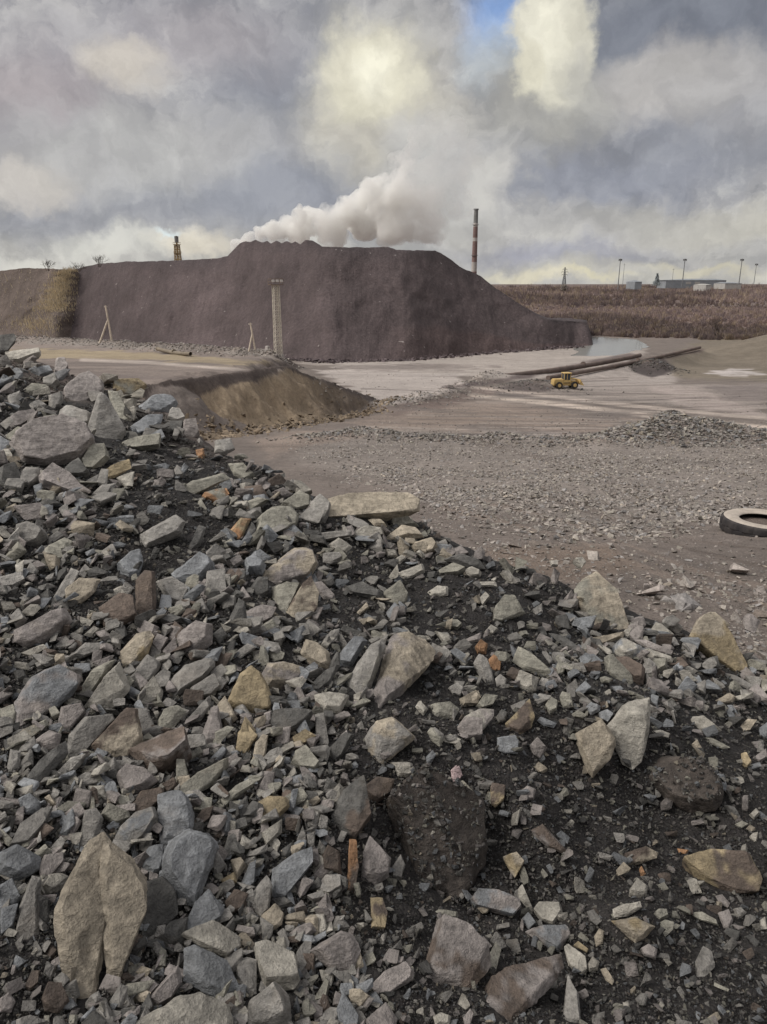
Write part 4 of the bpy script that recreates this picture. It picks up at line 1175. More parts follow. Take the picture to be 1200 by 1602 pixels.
# tile colour(+second) [name of a landmark stone: label] | outline
ROCKS = '''
A w 30,95 185,88 187,110 150,130 90,140 40,125 | flat pale slab | flat pale grey slab at the top of the heap, against the far terrace
A d 0,20 65,15 70,45 30,95 0,95
A p 300,290 370,215 420,200 478,240 478,290 440,330 370,362 310,330 | faceted purplish block | big faceted purplish block on the crest, above the tall pale wedge
A g 460,310 490,308 545,400 583,465 560,510 480,535 430,500 415,455 | tall pale wedge | tall pale wedge-shaped boulder standing among the crest boulders
A p 60,520 150,460 290,440 410,470 430,540 360,610 200,645 110,620 95,580 | broad purplish boulder | broadest purplish boulder, lying flat-topped below the crest
A g 285,365 330,345 425,380 425,440 380,470 300,450 280,400
A o 510,280 550,285 620,420 600,445 560,430 520,330
A oy 535,240 640,235 690,260 610,300 540,280
A b 660,345 720,298 800,305 830,340 800,370 740,385 670,375 | smooth crest slab | smooth bluish slab on the crest, in front of the cut earth bank
A b 590,460 690,395 760,385 750,430 690,480 620,490
A d 745,450 800,420 860,430 850,470 800,485
A g 800,360 840,365 865,415 830,430 790,410
A p 860,430 920,430 935,480 900,500 850,490
A o 385,610 430,535 490,540 510,590 440,650 400,650
A y 440,690 520,630 600,600 610,640 540,680 470,705
A g 80,680 120,635 180,640 190,690 130,735 85,715
A p 185,680 250,650 330,680 390,740 380,770 280,740 200,720
A g 430,765 480,715 540,710 530,740 480,800 440,790
A d 300,660 330,620 370,600 420,660 400,685 330,690
A o 95,290 150,240 215,250 210,275 130,305
A g 230,300 290,280 295,320 260,375 235,365
A g 40,300 90,280 110,320 80,365 45,360
A g 130,345 180,320 215,350 190,380 145,375
A p 20,420 80,380 150,375 165,400 90,440 40,450
A o 30,490 90,455 130,470 80,520 40,520
A o 1075,620 1140,620 1190,670 1150,700 1100,670
A g 1010,515 1080,500 1100,550 1050,575 1010,560
A r 920,555 955,545 960,590 930,600
A o 820,760 900,700 1040,665 1070,690 960,740 850,790
A r 1010,745 1060,735 1075,770 1030,790
A o 570,530 640,505 750,490 740,545 640,555 580,550
A g 205,215 260,205 280,240 250,265 205,245
A b 140,170 230,165 250,200 180,215
A p 265,125 300,120 320,170 290,210 255,190
A b 0,490 40,520 45,545 0,570
A d 0,640 60,620 100,680 80,740 20,730 0,700
A t 240,700 280,690 300,740 260,760 235,745
B g 80,130 130,112 190,135 220,180 180,220 110,230 80,200 | grey left-edge block | chunky grey block near the left edge, below the broadest purplish boulder
B g 35,190 85,140 90,210 60,230 35,215
B o 220,230 300,185 338,205 320,245 260,270 215,285
B g 220,190 270,155 300,175 230,225
B b 555,310 610,255 655,245 668,300 650,360 600,382 565,350 | smooth blue-grey stone | smooth pale blue-grey stone resting on dark loose earth
B g 665,170 760,130 820,85 862,115 845,160 740,200 690,240 668,235
B b 810,355 930,262 985,285 1005,335 930,400 850,390 | angular bluish slab | angular bluish slab just right of the smooth blue-grey stone
B g 975,350 1055,335 1062,440 1030,475 970,465
B g 740,390 800,380 890,430 850,500 790,480
B n 640,390 680,345 720,360 730,480 715,600 660,620 640,520 | upright brown stone | dark brown stone standing upright like a post below the smooth blue-grey stone
B t 300,440 370,378 465,380 440,440 370,500 310,510
B g 220,520 330,335 370,350 330,430 250,530
B p 75,620 240,540 300,520 330,580 240,660 130,695 80,670
B g 0,380 100,350 110,390 60,425 0,430
B g 110,360 145,300 180,340 160,375
B g 365,350 400,310 420,335 395,375
B yt 565,720 640,640 700,625 718,650 690,730 610,805 570,790 | long ochre stone | long buff-yellow stone lying slantwise below the upright brown stone
B p 830,640 920,580 990,600 990,680 900,755 840,700 | purplish faceted stone | purplish faceted stone to the right of the long buff-yellow stone
B d 1080,560 1120,475 1145,490 1160,600 1110,640 1075,640
B g 325,740 400,680 490,680 480,710 380,750
B w 95,730 200,685 220,700 150,745
B g 50,560 90,520 125,570 80,615
B b 0,560 40,555 45,600 0,615
B w 330,640 390,600 385,630 330,665
B w 395,640 440,600 470,615 430,650
B d 735,575 800,545 860,570 800,605
B o 790,520 850,500 870,525 820,560
B p 760,720 820,650 830,700 770,760
B p 710,690 740,640 790,660 750,730
B d 995,640 1040,605 1065,640 1030,680
B n 470,510 560,450 620,470 640,560 540,610 490,600
B d 880,240 930,130 965,140 940,220 890,260
B p 70,40 190,35 230,60 220,95 120,100
B w 0,500 60,495 75,520 20,540
B d 170,470 230,430 240,480 200,520
B g 240,290 320,255 330,275 270,305
B g 1000,270 1080,240 1095,260 1020,300
B p 1060,300 1120,270 1140,300 1090,330
B b 1145,300 1200,250 1210,355 1160,350
B o 320,50 400,30 405,50 330,70
C t 640,165 760,120 870,118 1000,100 1050,130 1050,175 960,200 900,185 760,205 660,240 620,260 | long buff slab | long buff slab lying level on the crest in front of the gravel field
C g 560,140 600,105 650,150 640,200 610,260 560,200
C o 305,285 315,215 380,165 460,165 500,200 480,250 400,290 | olive-buff block | rounded olive-buff block to the left of the long buff slab
C o 425,150 500,90 555,120 550,165 490,180
C t 890,335 980,255 1050,260 1085,300 1000,310
C o 930,200 990,195 1060,245 940,265
C tp 330,480 480,355 560,370 588,430 540,495 440,520 360,530 | speckled buff boulder | large speckled buff boulder below the long buff slab
C ry 175,280 230,215 275,220 235,310 215,335
C d 245,320 280,235 300,260 295,340 250,345
C d 270,550 310,490 350,500 350,570 310,605
C o 380,540 440,520 510,530 460,580 430,690 395,660
C tn 450,650 510,540 545,515 580,590 585,650 510,735 470,720 | brown-stained stone | pointed brown-stained stone right below the speckled buff boulder
C p 560,520 610,510 670,580 660,605 620,590
C w 745,290 810,250 890,260 900,295 800,320
C g 545,300 650,275 740,270 740,295 620,320 560,320
C w 640,340 690,305 750,345 720,375 650,370
C g 620,380 690,375 715,405 650,430 620,415
C w 970,470 1080,430 1090,465 990,505
C o 905,560 960,520 1010,580 1000,620 940,640
C d 720,545 800,520 890,560 870,590 760,570
C o 300,735 380,685 405,720 370,760 310,755
C p 260,650 330,620 390,640 370,690 280,735
C t 775,655 820,610 830,635 790,665
C w 1110,560 1160,530 1200,540 1200,575 1130,580
C b 240,420 290,390 345,430 330,480 260,480
C b 285,380 320,365 375,400 330,420
C t 1040,330 1120,320 1150,350 1120,380 1050,370
C n 250,70 330,65 355,110 320,135 260,120
C or 50,110 150,75 170,110 130,145 60,135
C p 375,95 430,70 470,100 420,125
C t 830,220 890,220 915,250 860,250
C w 910,360 960,365 965,395 920,395
C w 955,405 985,385 1005,400 975,430
C g 620,790 650,745 690,735 680,790 640,810
C d 330,350 400,335 430,360 380,385
D bp 80,290 150,190 270,130 300,190 375,185 340,250 250,330 90,405 85,340 | broad slate sheet | broad purple-grey slate sheet near the left edge
D w 405,310 490,190 560,115 605,225 600,250 530,320 430,350 | pale green-grey wedge | pale green-grey wedge to the right of the broad slate sheet
D o 350,270 440,140 530,105 500,170 410,290 370,300
D g 605,190 690,80 755,110 740,150 660,235
D g 800,200 870,130 1000,75 1000,130 950,190 870,230 810,280
D g 880,280 900,230 1000,180 1030,220 990,260 890,295
D tn 430,510 480,440 590,340 640,335 665,480 600,570 520,560 | rust-streaked wedge | grey-brown wedge with rusty streaks down its face
D np 615,530 790,465 870,455 890,545 800,620 735,640 | brown triangular block | brown triangular block right of the rust-streaked wedge
D g 310,560 330,450 400,375 520,360 530,385 470,440 420,510 350,580
D d 105,680 200,560 300,490 310,540 200,670 110,720
D g 255,640 330,560 420,540 350,620 300,655
D p 275,400 290,320 380,300 395,350 320,430 285,430
D to 60,480 110,425 210,380 225,405 150,460 80,505
D g 725,180 770,140 800,160 790,235 740,235
D w 650,270 720,185 725,240 760,245 755,280 690,315 650,310
D g 645,330 690,330 720,400 710,450 660,470 650,400
D o 745,390 770,330 830,315 870,340 810,420 740,465
D g 850,410 920,330 980,270 985,320 940,380 860,420
D p 945,470 990,330 1020,320 1050,450 1010,510 950,500
D t 1010,330 1060,280 1110,370 1060,410
D g 990,150 1040,125 1065,160 1030,210 995,190
D y 1115,480 1150,370 1195,430 1170,520 1130,545
D g 460,600 540,570 670,570 670,600 560,600 470,625
D p 550,640 590,605 680,620 735,660 680,710 590,735
D o 835,700 930,630 1060,565 1065,600 1000,680 900,740 870,750
D o 1010,780 1110,690 1180,650 1200,670 1120,740 1030,805
D g 350,660 400,630 470,640 460,680 380,690
D w 420,690 490,690 500,750 450,745
D p 1060,570 1110,545 1135,590 1080,615
D o 0,330 60,310 75,350 50,430 10,420
D g 35,600 50,520 95,530 90,600 55,630
D p 165,480 230,430 285,450 270,510 200,530
D b 90,760 140,725 190,770 170,810 110,810
D o 1010,100 1080,55 1115,50 1060,105 1020,115
D g 1080,80 1160,20 1200,40 1130,90
D t 830,660 890,655 900,690 850,715
D n 755,690 820,655 830,690 790,720
D d 65,150 110,145 125,180 80,205
D o 520,730 600,745 620,790 560,790
E y 20,420 80,290 130,255 170,280 220,380 210,450 120,465 40,450 | ochre boulder | chunky ochre-yellow boulder, the strongest coloured in the heap
E pt 180,300 210,240 280,230 370,260 355,340 290,355 200,350
E tp 700,480 700,400 750,240 790,110 900,120 985,180 970,230 880,320 820,360 780,440 720,480 | tall buff boulder | tall faceted buff boulder at the centre of the heap
E go 555,360 620,260 690,150 740,125 755,170 690,330 620,440 590,420 | leaning grey slab | long grey slab leaning beside the tall faceted buff boulder
E b 535,200 610,110 670,130 600,225 590,260 540,240
E t 365,190 390,130 440,140 490,180 505,250 470,265 400,230
E g 475,110 520,75 540,85 505,155 475,150
E d 405,340 480,270 540,245 500,320 430,370
E d 225,500 240,460 330,450 410,470 390,510 280,570 230,540
E w 425,390 480,375 580,390 560,430 540,480 460,470
E d 490,640 570,565 605,575 550,680 510,710
E gt 670,580 720,510 790,490 850,550 890,580 860,610 790,630 740,710 690,650 | smooth rounded wedge | smooth grey rounded wedge below the tall faceted buff boulder
E y 60,650 70,560 110,525 155,580 100,660
E t 125,750 150,610 185,570 205,580 190,680 145,755
E o 320,700 340,650 380,635 440,720 420,745 360,730
E w 900,440 920,410 955,450 935,480
E t 1110,400 1180,365 1200,380 1190,425 1120,435
E w 790,700 870,700 905,740 870,770 820,760
E y 325,590 380,550 430,575 380,610 340,615
E w 895,105 960,105 975,125 930,130
E g 995,90 1050,90 1070,120 1040,145
E g 965,560 990,535 1030,570 1020,620 990,610
E g 1030,575 1090,570 1105,600 1050,610
E p 1100,540 1130,490 1200,510 1200,590 1130,590
E g 150,80 230,25 255,50 240,90 200,100
E o 975,430 1060,420 1100,450 1080,490 990,485
E p 175,540 190,470 220,460 225,500 195,540
E k 1065,740 1090,715 1120,760 1090,785
E g 430,480 470,470 490,600 470,640 435,570
F t 265,590 340,410 420,285 480,250 520,300 530,420 505,640 470,860 440,1040 400,1110 360,1080 330,900 280,740 | tooth-shaped boulder | largest tan boulder, shaped like a tooth, at the lower left
F b 745,50 830,25 880,60 905,130 900,220 800,300 755,270
F b 765,370 800,260 890,215 990,260 1020,300 970,420 950,490 915,555 850,520 780,450 | blue slate plate | smooth blue-grey slate plate right of the tooth-shaped boulder
F gb 540,270 570,190 640,130 720,110 735,160 680,240 600,300
F b 665,340 700,290 760,280 770,330 750,410 720,425 670,380
F d 670,600 690,460 760,435 820,500 830,600 740,680 660,750
F d 750,700 800,640 880,620 870,740 790,760
F b 880,660 920,560 980,505 1045,575 1030,620 950,680 890,690
F w 865,700 1000,630 1120,710 1120,750 1060,800 940,750
F b 870,770 920,750 1060,820 1115,940 1060,1000 950,960 870,910 | pale-edged block | grey block with one pale edge at the bottom, below the blue-grey slate plate
F w 650,1110 820,1010 940,970 1060,1030 1080,1116 1080,1180 650,1180 | cut-off pale slab | pale grey slab cut off by the bottom edge of the picture
F p 690,1010 780,900 830,850 850,920 800,1000 740,1035
F o 550,970 600,930 720,915 680,970 570,1010
F g 1115,830 1160,805 1200,820 1200,970 1150,970 1115,900
F b 0,320 80,280 185,330 180,390 90,440 0,410 | bluish edge rock | bluish rock at the left edge, left of the tooth-shaped boulder
F p 185,380 210,330 290,320 300,360 230,440 190,430
F g 75,700 100,560 150,430 190,440 175,560 180,700 120,730
F d 135,570 170,500 230,540 225,640 170,650
F w 190,490 230,420 290,410 330,430 290,480 240,510
F g 370,290 400,120 450,110 480,160 455,260 420,295
F g 100,190 200,110 240,120 200,200 130,280 50,290
F b 0,480 60,440 100,530 60,560 0,580
F b 0,580 80,565 60,660 0,710
F b 90,60 140,35 190,80 180,125 120,130
F o 265,110 320,75 400,80 380,115 280,135
F n 610,110 660,30 760,15 760,60 700,110 640,125
F n 120,940 150,870 185,870 175,930 140,960
F n 200,1000 220,940 280,940 320,1010 270,1060 215,1050
F p 0,1000 40,970 70,1010 50,1060 0,1060
F n 1060,540 1100,490 1165,510 1130,580 1080,600
F d 1045,320 1070,240 1110,220 1120,310 1060,345
F t 1085,350 1130,335 1155,370 1110,445
F b 1125,480 1170,370 1200,350 1190,470 1160,495
F g 990,390 1020,310 1060,370 1020,425
F y 1040,440 1100,405 1110,450 1060,480
F n 550,890 600,875 640,905 570,920
F g 80,1095 140,1075 230,1110 80,1150
F g 205,880 220,830 260,850 240,910
F d 640,1080 700,970 720,1040 670,1110
F d 545,1090 570,1050 640,1040 620,1100
F n 910,170 950,110 1000,95 980,150 920,200
F o 475,140 510,85 550,120 600,120 610,150 540,180
G p 405,870 550,775 600,790 638,860 590,905 600,960 560,985 480,930 | heart-shaped stone | heart-shaped purplish stone near the bottom of the heap
G nd 510,230 560,120 640,60 660,160 680,240 610,335 560,310 | dark pitted stone | dark pitted brownish stone below the smooth grey rounded wedge
G n 650,100 720,50 800,60 780,130 720,165 680,150
G m 775,180 880,90 1050,100 1170,200 1200,330 1200,450 1100,600 1000,660 950,590 900,450 820,330 | dark earthy boulder | big dark brown boulder caked with earth in the lower middle of the heap
G p 660,400 690,330 780,430 770,510 710,555 650,520
G nr 580,580 590,350 620,350 630,480 610,590
G n 460,430 490,370 540,400 550,500 470,490
G g 430,570 480,510 545,510 550,570 490,600
G b 235,480 330,410 405,390 405,460 330,540 285,615 235,600
G g 130,600 200,515 225,560 200,620 210,690 170,720 135,660
G t 180,700 240,645 280,690 270,740 190,790
G w 150,860 200,840 330,890 345,1000 320,1035 200,1030 170,960 | two-toned block | grey and tan two-toned block left of the heart-shaped stone
G p 700,1020 760,960 850,925 885,960 880,1000 740,1080
G y 130,190 210,145 290,145 305,190 250,240 195,260 160,220
G w 180,310 270,250 270,310 200,375
G t 340,225 385,175 410,215 380,245
G t 390,165 440,140 455,155 420,190
G yn 690,620 730,620 755,700 745,760 695,750
G g 785,480 830,415 850,460 830,530 790,520
G g 100,1206 130,1100 240,1020 300,1080 310,1180 250,1230 120,1230
G g 440,1180 500,1130 550,1140 520,1206 440,1220
G b 530,1150 560,1060 630,1170 620,1230 540,1230
G p 670,1190 760,1110 810,1180 800,1240 680,1240
G t 580,1045 640,1045 690,1080 640,1130 600,1100
G g 345,870 380,820 410,830 400,920 360,970 340,930
G o 420,1100 480,990 495,1010 480,1090
G p 310,780 370,740 410,730 430,770 370,820 320,830
G g 250,830 280,770 305,830 300,865
G g 345,340 370,280 385,320 380,390 345,390
G g 385,320 430,300 425,380 400,390
G o 860,140 900,70 1010,30 1020,50 940,120 860,165
G p 160,120 190,25 240,30 230,90 200,140
G d 230,620 290,615 330,650 260,660
H o 530,525 535,455 590,390 650,390 720,480 640,500 570,535 | pale olive stone | pale olive-grey stone alone on dark gravel right of the centre
H d 230,140 320,110 440,150 470,200 380,200 270,160
H o 655,780 690,695 760,740 885,860 880,885 720,830 | striped spindle stone | pale striped stone tapering like a spindle, right of the tall faceted buff boulder
H g 410,790 440,740 480,770 540,920 500,940 440,860
H r 415,690 450,645 490,670 480,730 430,735
H r 500,770 530,735 575,760 565,840 510,845
H o 910,850 930,790 1000,790 960,860 920,880
H w 165,595 250,620 265,660 220,670
H p 340,650 450,600 440,650 370,665
H w 120,340 180,310 240,315 230,350 130,365
H w 430,410 480,355 505,380 460,435
H o 190,210 280,180 340,220 300,235 200,230
H w 340,220 390,190 450,220 440,250 380,260
H w 0,220 75,170 90,210 20,255
H t 20,60 100,30 125,70 100,110 40,100
H w 415,290 540,285 545,310 430,315
H w 575,230 620,220 680,290 640,300
H w 880,150 930,150 930,180 890,180
H w 1030,150 1080,130 1105,160 1080,190
H g 540,890 570,860 610,890 600,950 550,930
H o 240,520 300,520 330,550 300,580 250,570
H w 470,600 510,555 555,580 510,620
H g 770,460 830,420 835,470 790,500
H d 880,605 960,620 1060,700 1100,720 1080,740 980,690
I to 5,345 60,270 115,250 240,370 230,400 280,450 345,590 270,600 110,540 40,430 | tilted buff slab | big tilted buff slab at the right brow of the heap
I yt 815,515 920,570 970,680 1060,790 1060,830 1000,840 930,800 830,760 700,690 750,600 770,530 | yellow-stained wedge | grey wedge stained yellow, at the right edge of the heap's brow
I wb 225,690 290,645 410,680 400,730 300,780 240,740 | lilac slab | pale lilac-grey slab below the big tilted buff slab
I t 60,680 100,640 230,610 300,600 290,630 100,700
I p 340,520 420,500 440,550 400,590 345,575
I o 190,760 220,740 350,880 345,920 280,910 200,850
I n 230,760 330,760 430,830 420,920 360,930 340,870
I o 465,830 480,770 570,780 570,830 510,850
I w 655,830 700,810 760,840 720,870
I p 370,650 440,645 600,710 590,740 450,700
I w 430,710 610,760 600,780 480,760
I p 1060,500 1090,480 1150,530 1120,600 1070,570
I t 830,480 870,470 960,550 920,560
I g 920,850 1000,870 1130,940 1100,960 980,900
J w 660,90 690,5 805,50 790,120 740,130
J g 800,100 830,50 885,60 870,120
J b 555,420 660,405 680,440 675,515 600,510 560,495 | square blue chip | small square blue-grey chip lying on dark earth right of the smooth grey rounded wedge
J wp 300,360 360,280 440,240 520,250 520,290 440,390 390,430 340,420
J o 120,380 140,355 200,390 215,430 190,470 140,430
J w 215,415 260,395 320,430 290,455 225,445
J t 320,180 430,125 445,165 400,210 340,220
J o 420,220 470,150 550,155 520,210 450,240
J g 640,215 740,175 745,215 700,250 650,240
J ny 610,330 700,280 750,180 780,290 760,350 690,390 620,370
J o 855,220 885,160 930,190 920,240 880,265
J o 300,720 340,690 430,780 455,860 400,870 310,790
J k 265,620 310,595 330,640 310,700 270,705
J yn 510,740 520,710 600,720 590,800 540,850 515,830
J o 945,170 960,140 1010,145 1025,220 960,235
J b 1095,235 1140,200 1190,215 1190,250 1140,275
J o 1020,270 1060,245 1115,280 1090,300 1030,290
J b 805,310 830,285 920,325 900,355 840,340
J p 755,470 800,420 860,480 820,540 780,520
J g 250,110 300,75 340,110 320,150 280,150
J d 545,290 580,240 615,260 600,310 560,315
J p 690,760 740,720 790,740 780,800 730,805
K w 210,355 300,230 390,190 460,180 460,300 440,440 410,550 360,600 300,570 270,470 | speckled grey boulder | tall speckled pale grey boulder on the dark scarp at the right
K t 10,400 60,370 160,325 210,370 245,460 220,490 210,550 110,650 80,620 85,560 30,490 | five-sided buff stone | five-sided buff stone touching the left side of the tall speckled grey boulder
K w 715,330 740,290 800,285 905,370 850,400 760,375
K m 450,680 500,580 620,540 780,560 900,700 910,790 860,860 720,870 600,820 520,760 | dark overhanging boulder | dark overhanging boulder caked with earth at the right
K w 480,380 530,370 590,390 580,415 530,410
K t 730,460 760,430 800,495 760,490
K o 800,420 850,420 960,475 920,485 840,450
K t 1030,350 1080,300 1130,310 1090,370 1040,385
K w 750,225 790,205 835,220 820,250 770,250
K b 150,260 200,240 235,265 200,320 160,300
K b 1150,360 1200,330 1200,420 1155,410
K p 1110,550 1190,490 1200,540 1150,570
K w 680,660 720,625 750,650 710,695
K w 1090,900 1130,860 1155,890 1120,930
K d 930,840 990,850 1030,910 1010,920
K y 1040,520 1070,510 1100,570 1070,605 1045,580
K t 870,190 960,140 1000,160 980,195 890,215
K p 1090,120 1140,80 1180,150 1200,180 1200,210 1150,190
L pb 388,520 440,465 560,465 680,510 690,550 640,605 540,590 420,560 | lavender oblong stone | smooth lavender-grey oblong stone on dark earth below the earthy boulder
L w 785,580 820,535 940,540 955,600 900,665 830,640
L pb 735,710 830,680 970,670 1000,720 930,830 860,800 790,740
L ty 590,245 670,230 715,280 660,370 620,310
L np 770,80 840,40 900,110 980,200 960,220 870,180 790,110
L w 975,810 1000,790 1100,870 1110,950 1080,980 1000,920
L o 495,870 540,785 570,830 540,970 500,950
L w 685,450 710,420 775,570 760,590 690,500
L o 165,590 200,565 300,590 300,640 240,630
L np 110,950 150,760 180,660 250,690 350,720 490,840 490,930 400,1050 280,1060 150,1020 | rounded brown boulder | rounded mottled brown boulder near the bottom, below the earthy boulder
L np 490,1050 600,980 720,1010 860,960 930,900 940,960 850,1080 700,1190 640,1280 540,1290 500,1180 | mottled bottom rock | dark mottled rock at the bottom, right of the rounded brown boulder
L g 960,1290 1000,1030 1060,1110 1075,1290
L w 155,1240 200,1215 260,1240 250,1300 170,1300
L p 340,1250 380,1200 400,1230 380,1300 350,1300
L y 1030,800 1060,770 1120,820 1110,840
L w 1110,920 1150,870 1190,900 1180,950 1130,960
M tn 300,230 440,180 510,220 500,250 340,305 | tan brick stone | tan brick-shaped stone on the dark scarp at the lower right
M ty 235,645 370,625 490,680 440,740 375,775 300,710 | buff triangular stone | buff triangular stone in dark earth at the lower right
M w 240,570 300,540 400,525 410,560 330,610 250,620
M w 345,440 390,385 450,430 440,480 380,510 340,490
M ny 690,300 760,250 860,235 1080,230 1150,370 1130,440 1000,460 880,430 780,390 | brown tan-tipped slab | dark brown slab with a tan tip at the right edge
M o 705,595 790,590 880,640 890,670 790,640
M g 755,900 800,810 850,840 870,930 800,1000 760,1000
M p 895,600 960,580 985,640 960,700 930,690
M p 880,490 920,480 965,530 950,560 900,530
M g 990,570 1040,565 1070,590 1020,640
M o 525,660 560,640 615,650 600,700 550,750
M p 410,820 460,790 510,820 500,880 430,860
M t 120,740 150,695 180,710 170,780 130,800
M t 160,950 190,940 240,1010 230,1040 190,1010
M w 1090,120 1110,95 1145,95 1130,170
M w 1155,640 1190,620 1200,690 1160,695
M r 400,320 415,300 440,350 410,365
M r 640,190 710,200 690,225 650,215
M o 1000,40 1040,20 1080,40 1040,65
M o 875,1030 960,1070 950,1085 870,1050
M o 495,600 520,570 570,570 575,620 520,640
'''
ALB = {'g': (0.246, 0.232, 0.212), 'b': (0.214, 0.221, 0.229), 'p': (0.254, 0.227, 0.212), 't': (0.354, 0.306, 0.238), 'y': (0.301, 0.242, 0.152), 'n': (0.123, 0.095, 0.077), 'w': (0.343, 0.320, 0.277), 'd': (0.102, 0.098, 0.091), 'o': (0.260, 0.247, 0.206), 'r': (0.325, 0.183, 0.097), 'k': (0.325, 0.247, 0.245), 'm': (0.075, 0.062, 0.053)}
CWORD = {'g': 'grey', 'b': 'bluish-grey', 'p': 'purplish-grey', 't': 'buff', 'y': 'ochre', 'n': 'dark brown', 'w': 'pale grey', 'd': 'dark grey', 'o': 'olive-grey', 'r': 'rusty orange', 'k': 'pinkish', 'm': 'dark earthy'}
rocks = []
for ln in ROCKS.strip().splitlines():
    parts = [p.strip() for p in ln.split('|')]
    w_ = parts[0].split()
    ox, oy, s = TILES[w_[0]]
    P = np.array([[float(v) for v in p.split(',')] for p in w_[2:]])
    P = P / s + (ox, oy)
    c = P.mean(0)
    x_, y_ = P[:, 0], P[:, 1]
    area = .5 * abs(np.dot(x_, np.roll(y_, -1)) - np.dot(y_, np.roll(x_, -1)))
    ev, evec = np.linalg.eigh(np.cov((P - c).T))
    rocks.append(dict(tile=w_[0], P=P, c=c, col=w_[1], area=area, asp=math.sqrt(max(ev[1], 1e-6) / max(ev[0], 1e-6)), mark=parts[1] if len(parts) > 1 else None, label=parts[2] if len(parts) > 2 else None))
rocks.sort(key=lambda r: -r['area'])

def build_rock(name, P, nrm, seed, target, thick=.5, rough=1.0):
    rs = random.Random(seed)
    nrm = np.asarray(nrm) / np.linalg.norm(nrm)
    n = len(P)
    rad = np.sqrt((P ** 2).sum(1)); size = rad.mean()
    ev = np.linalg.eigvalsh(np.cov(P.T)); wid = math.sqrt(max(ev[1], 1e-9)) * 1.4
    h = wid * thick * rs.uniform(.85, 1.15)
    # two in-plane axes
    ax = P[0] - nrm * (P[0] @ nrm); ax /= np.linalg.norm(ax); ay = np.cross(nrm, ax)
    ta, tb = rs.uniform(-.55, .55), rs.uniform(-.55, .55)
    pts = []
    for i in range(n):
        p = P[i]; q_ = P[(i + 1) % n]
        pts.append(p + nrm * rs.uniform(-.25, .2) * h)
        if np.linalg.norm(q_ - p) > .5 * size:
            t_ = rs.uniform(.3, .7); m_ = p * (1 - t_) + q_ * t_
            pts.append(m_ * rs.uniform(.99, 1.04) + nrm * rs.uniform(-.25, .25) * h)
    off = ax * rs.uniform(-.25, .25) * size + ay * rs.uniform(-.25, .25) * size
    # one or two flat cleavage faces, the rest broken away at the rim
    tops = [(1.0, ta, tb)]
    if rs.random() < .6: tops.append((rs.uniform(.75, 1.1), rs.uniform(-.9, .9), rs.uniform(-.9, .9)))
    inset = rs.uniform(.58, .92)
    for i in range(n):
        s_ = min(.97, inset * rs.uniform(.82, 1.16))
        p = P[i] * s_ + off * (1 - s_)
        hh = min(h_ * (1 + a_ * (p @ ax) / size + b_ * (p @ ay) / size) for h_, a_, b_ in tops)
        pts.append(p + nrm * h * max(hh, .1))
    if len(tops) > 1: 
        p = off * .4
        pts.append(p + nrm * h * min(h_ * (1 + a_ * (p @ ax) / size + b_ * (p @ ay) / size) for h_, a_, b_ in tops))
    for i in range(n):
        s_ = rs.uniform(.5, .9)
        pts.append(P[i] * s_ - nrm * h * rs.uniform(.6, 1.1))
    bm = bmesh.new()
    for p in pts: bm.verts.new(p)
    r_ = bmesh.ops.convex_hull(bm, input=bm.verts[:])
    dead = list({g for g in r_['geom_interior'] + r_['geom_unused'] if isinstance(g, bmesh.types.BMVert)})
    bmesh.ops.delete(bm, geom=dead, context='VERTS')
    bmesh.ops.dissolve_limit(bm, angle_limit=R(9), verts=bm.verts[:], edges=bm.edges[:])
    try:
        bmesh.ops.bevel(bm, geom=bm.edges[:], offset=wid * rs.uniform(.012, .032), segments=1, profile=.6, affect='EDGES', clamp_overlap=True)
    except Exception: pass
    bmesh.ops.triangulate(bm, faces=bm.faces[:])
    for _ in range(7):
        le = [e for e in bm.edges if e.calc_length() > target]
        if not le or len(bm.verts) > 5000: break
        bmesh.ops.subdivide_edges(bm, edges=le, cuts=1)
        bmesh.ops.triangulate(bm, faces=[f for f in bm.faces if len(f.verts) > 3])
    bm.normal_update()
    V = np.array([v.co for v in bm.verts]); N = np.array([v.normal for v in bm.verts])
    o3 = np.array([rs.uniform(0, 50) for _ in range(3)])
    # bedding direction: slate splits along sheets roughly parallel to the broad face
    bed = nrm + ax * rs.uniform(-.5, .5) + ay * rs.uniform(-.5, .5); bed /= np.linalg.norm(bed)
    q_ = V / size
    k1 = fbm(*(q_ * 1.6 + o3).T, seed=1, oct=3)
    k2 = vnoise(*(q_ * 6.5 + o3).T, seed=2)
    sb = (q_ @ bed) * 7 + .8 * vnoise(*(q_ * 1.3 + o3).T, seed=3)
    lam = np.abs((sb - np.floor(sb)) - .5) * 2
    k3 = vnoise(*(q_ * 15 + o3).T, seed=4)
    V = V + N * (size * rough * (.018 * k1 + .013 * k2 + .013 * (lam - .5) + .008 * k3))[:, None]
    for v, p in zip(bm.verts, V): v.co = p
    return bm, q_, k1

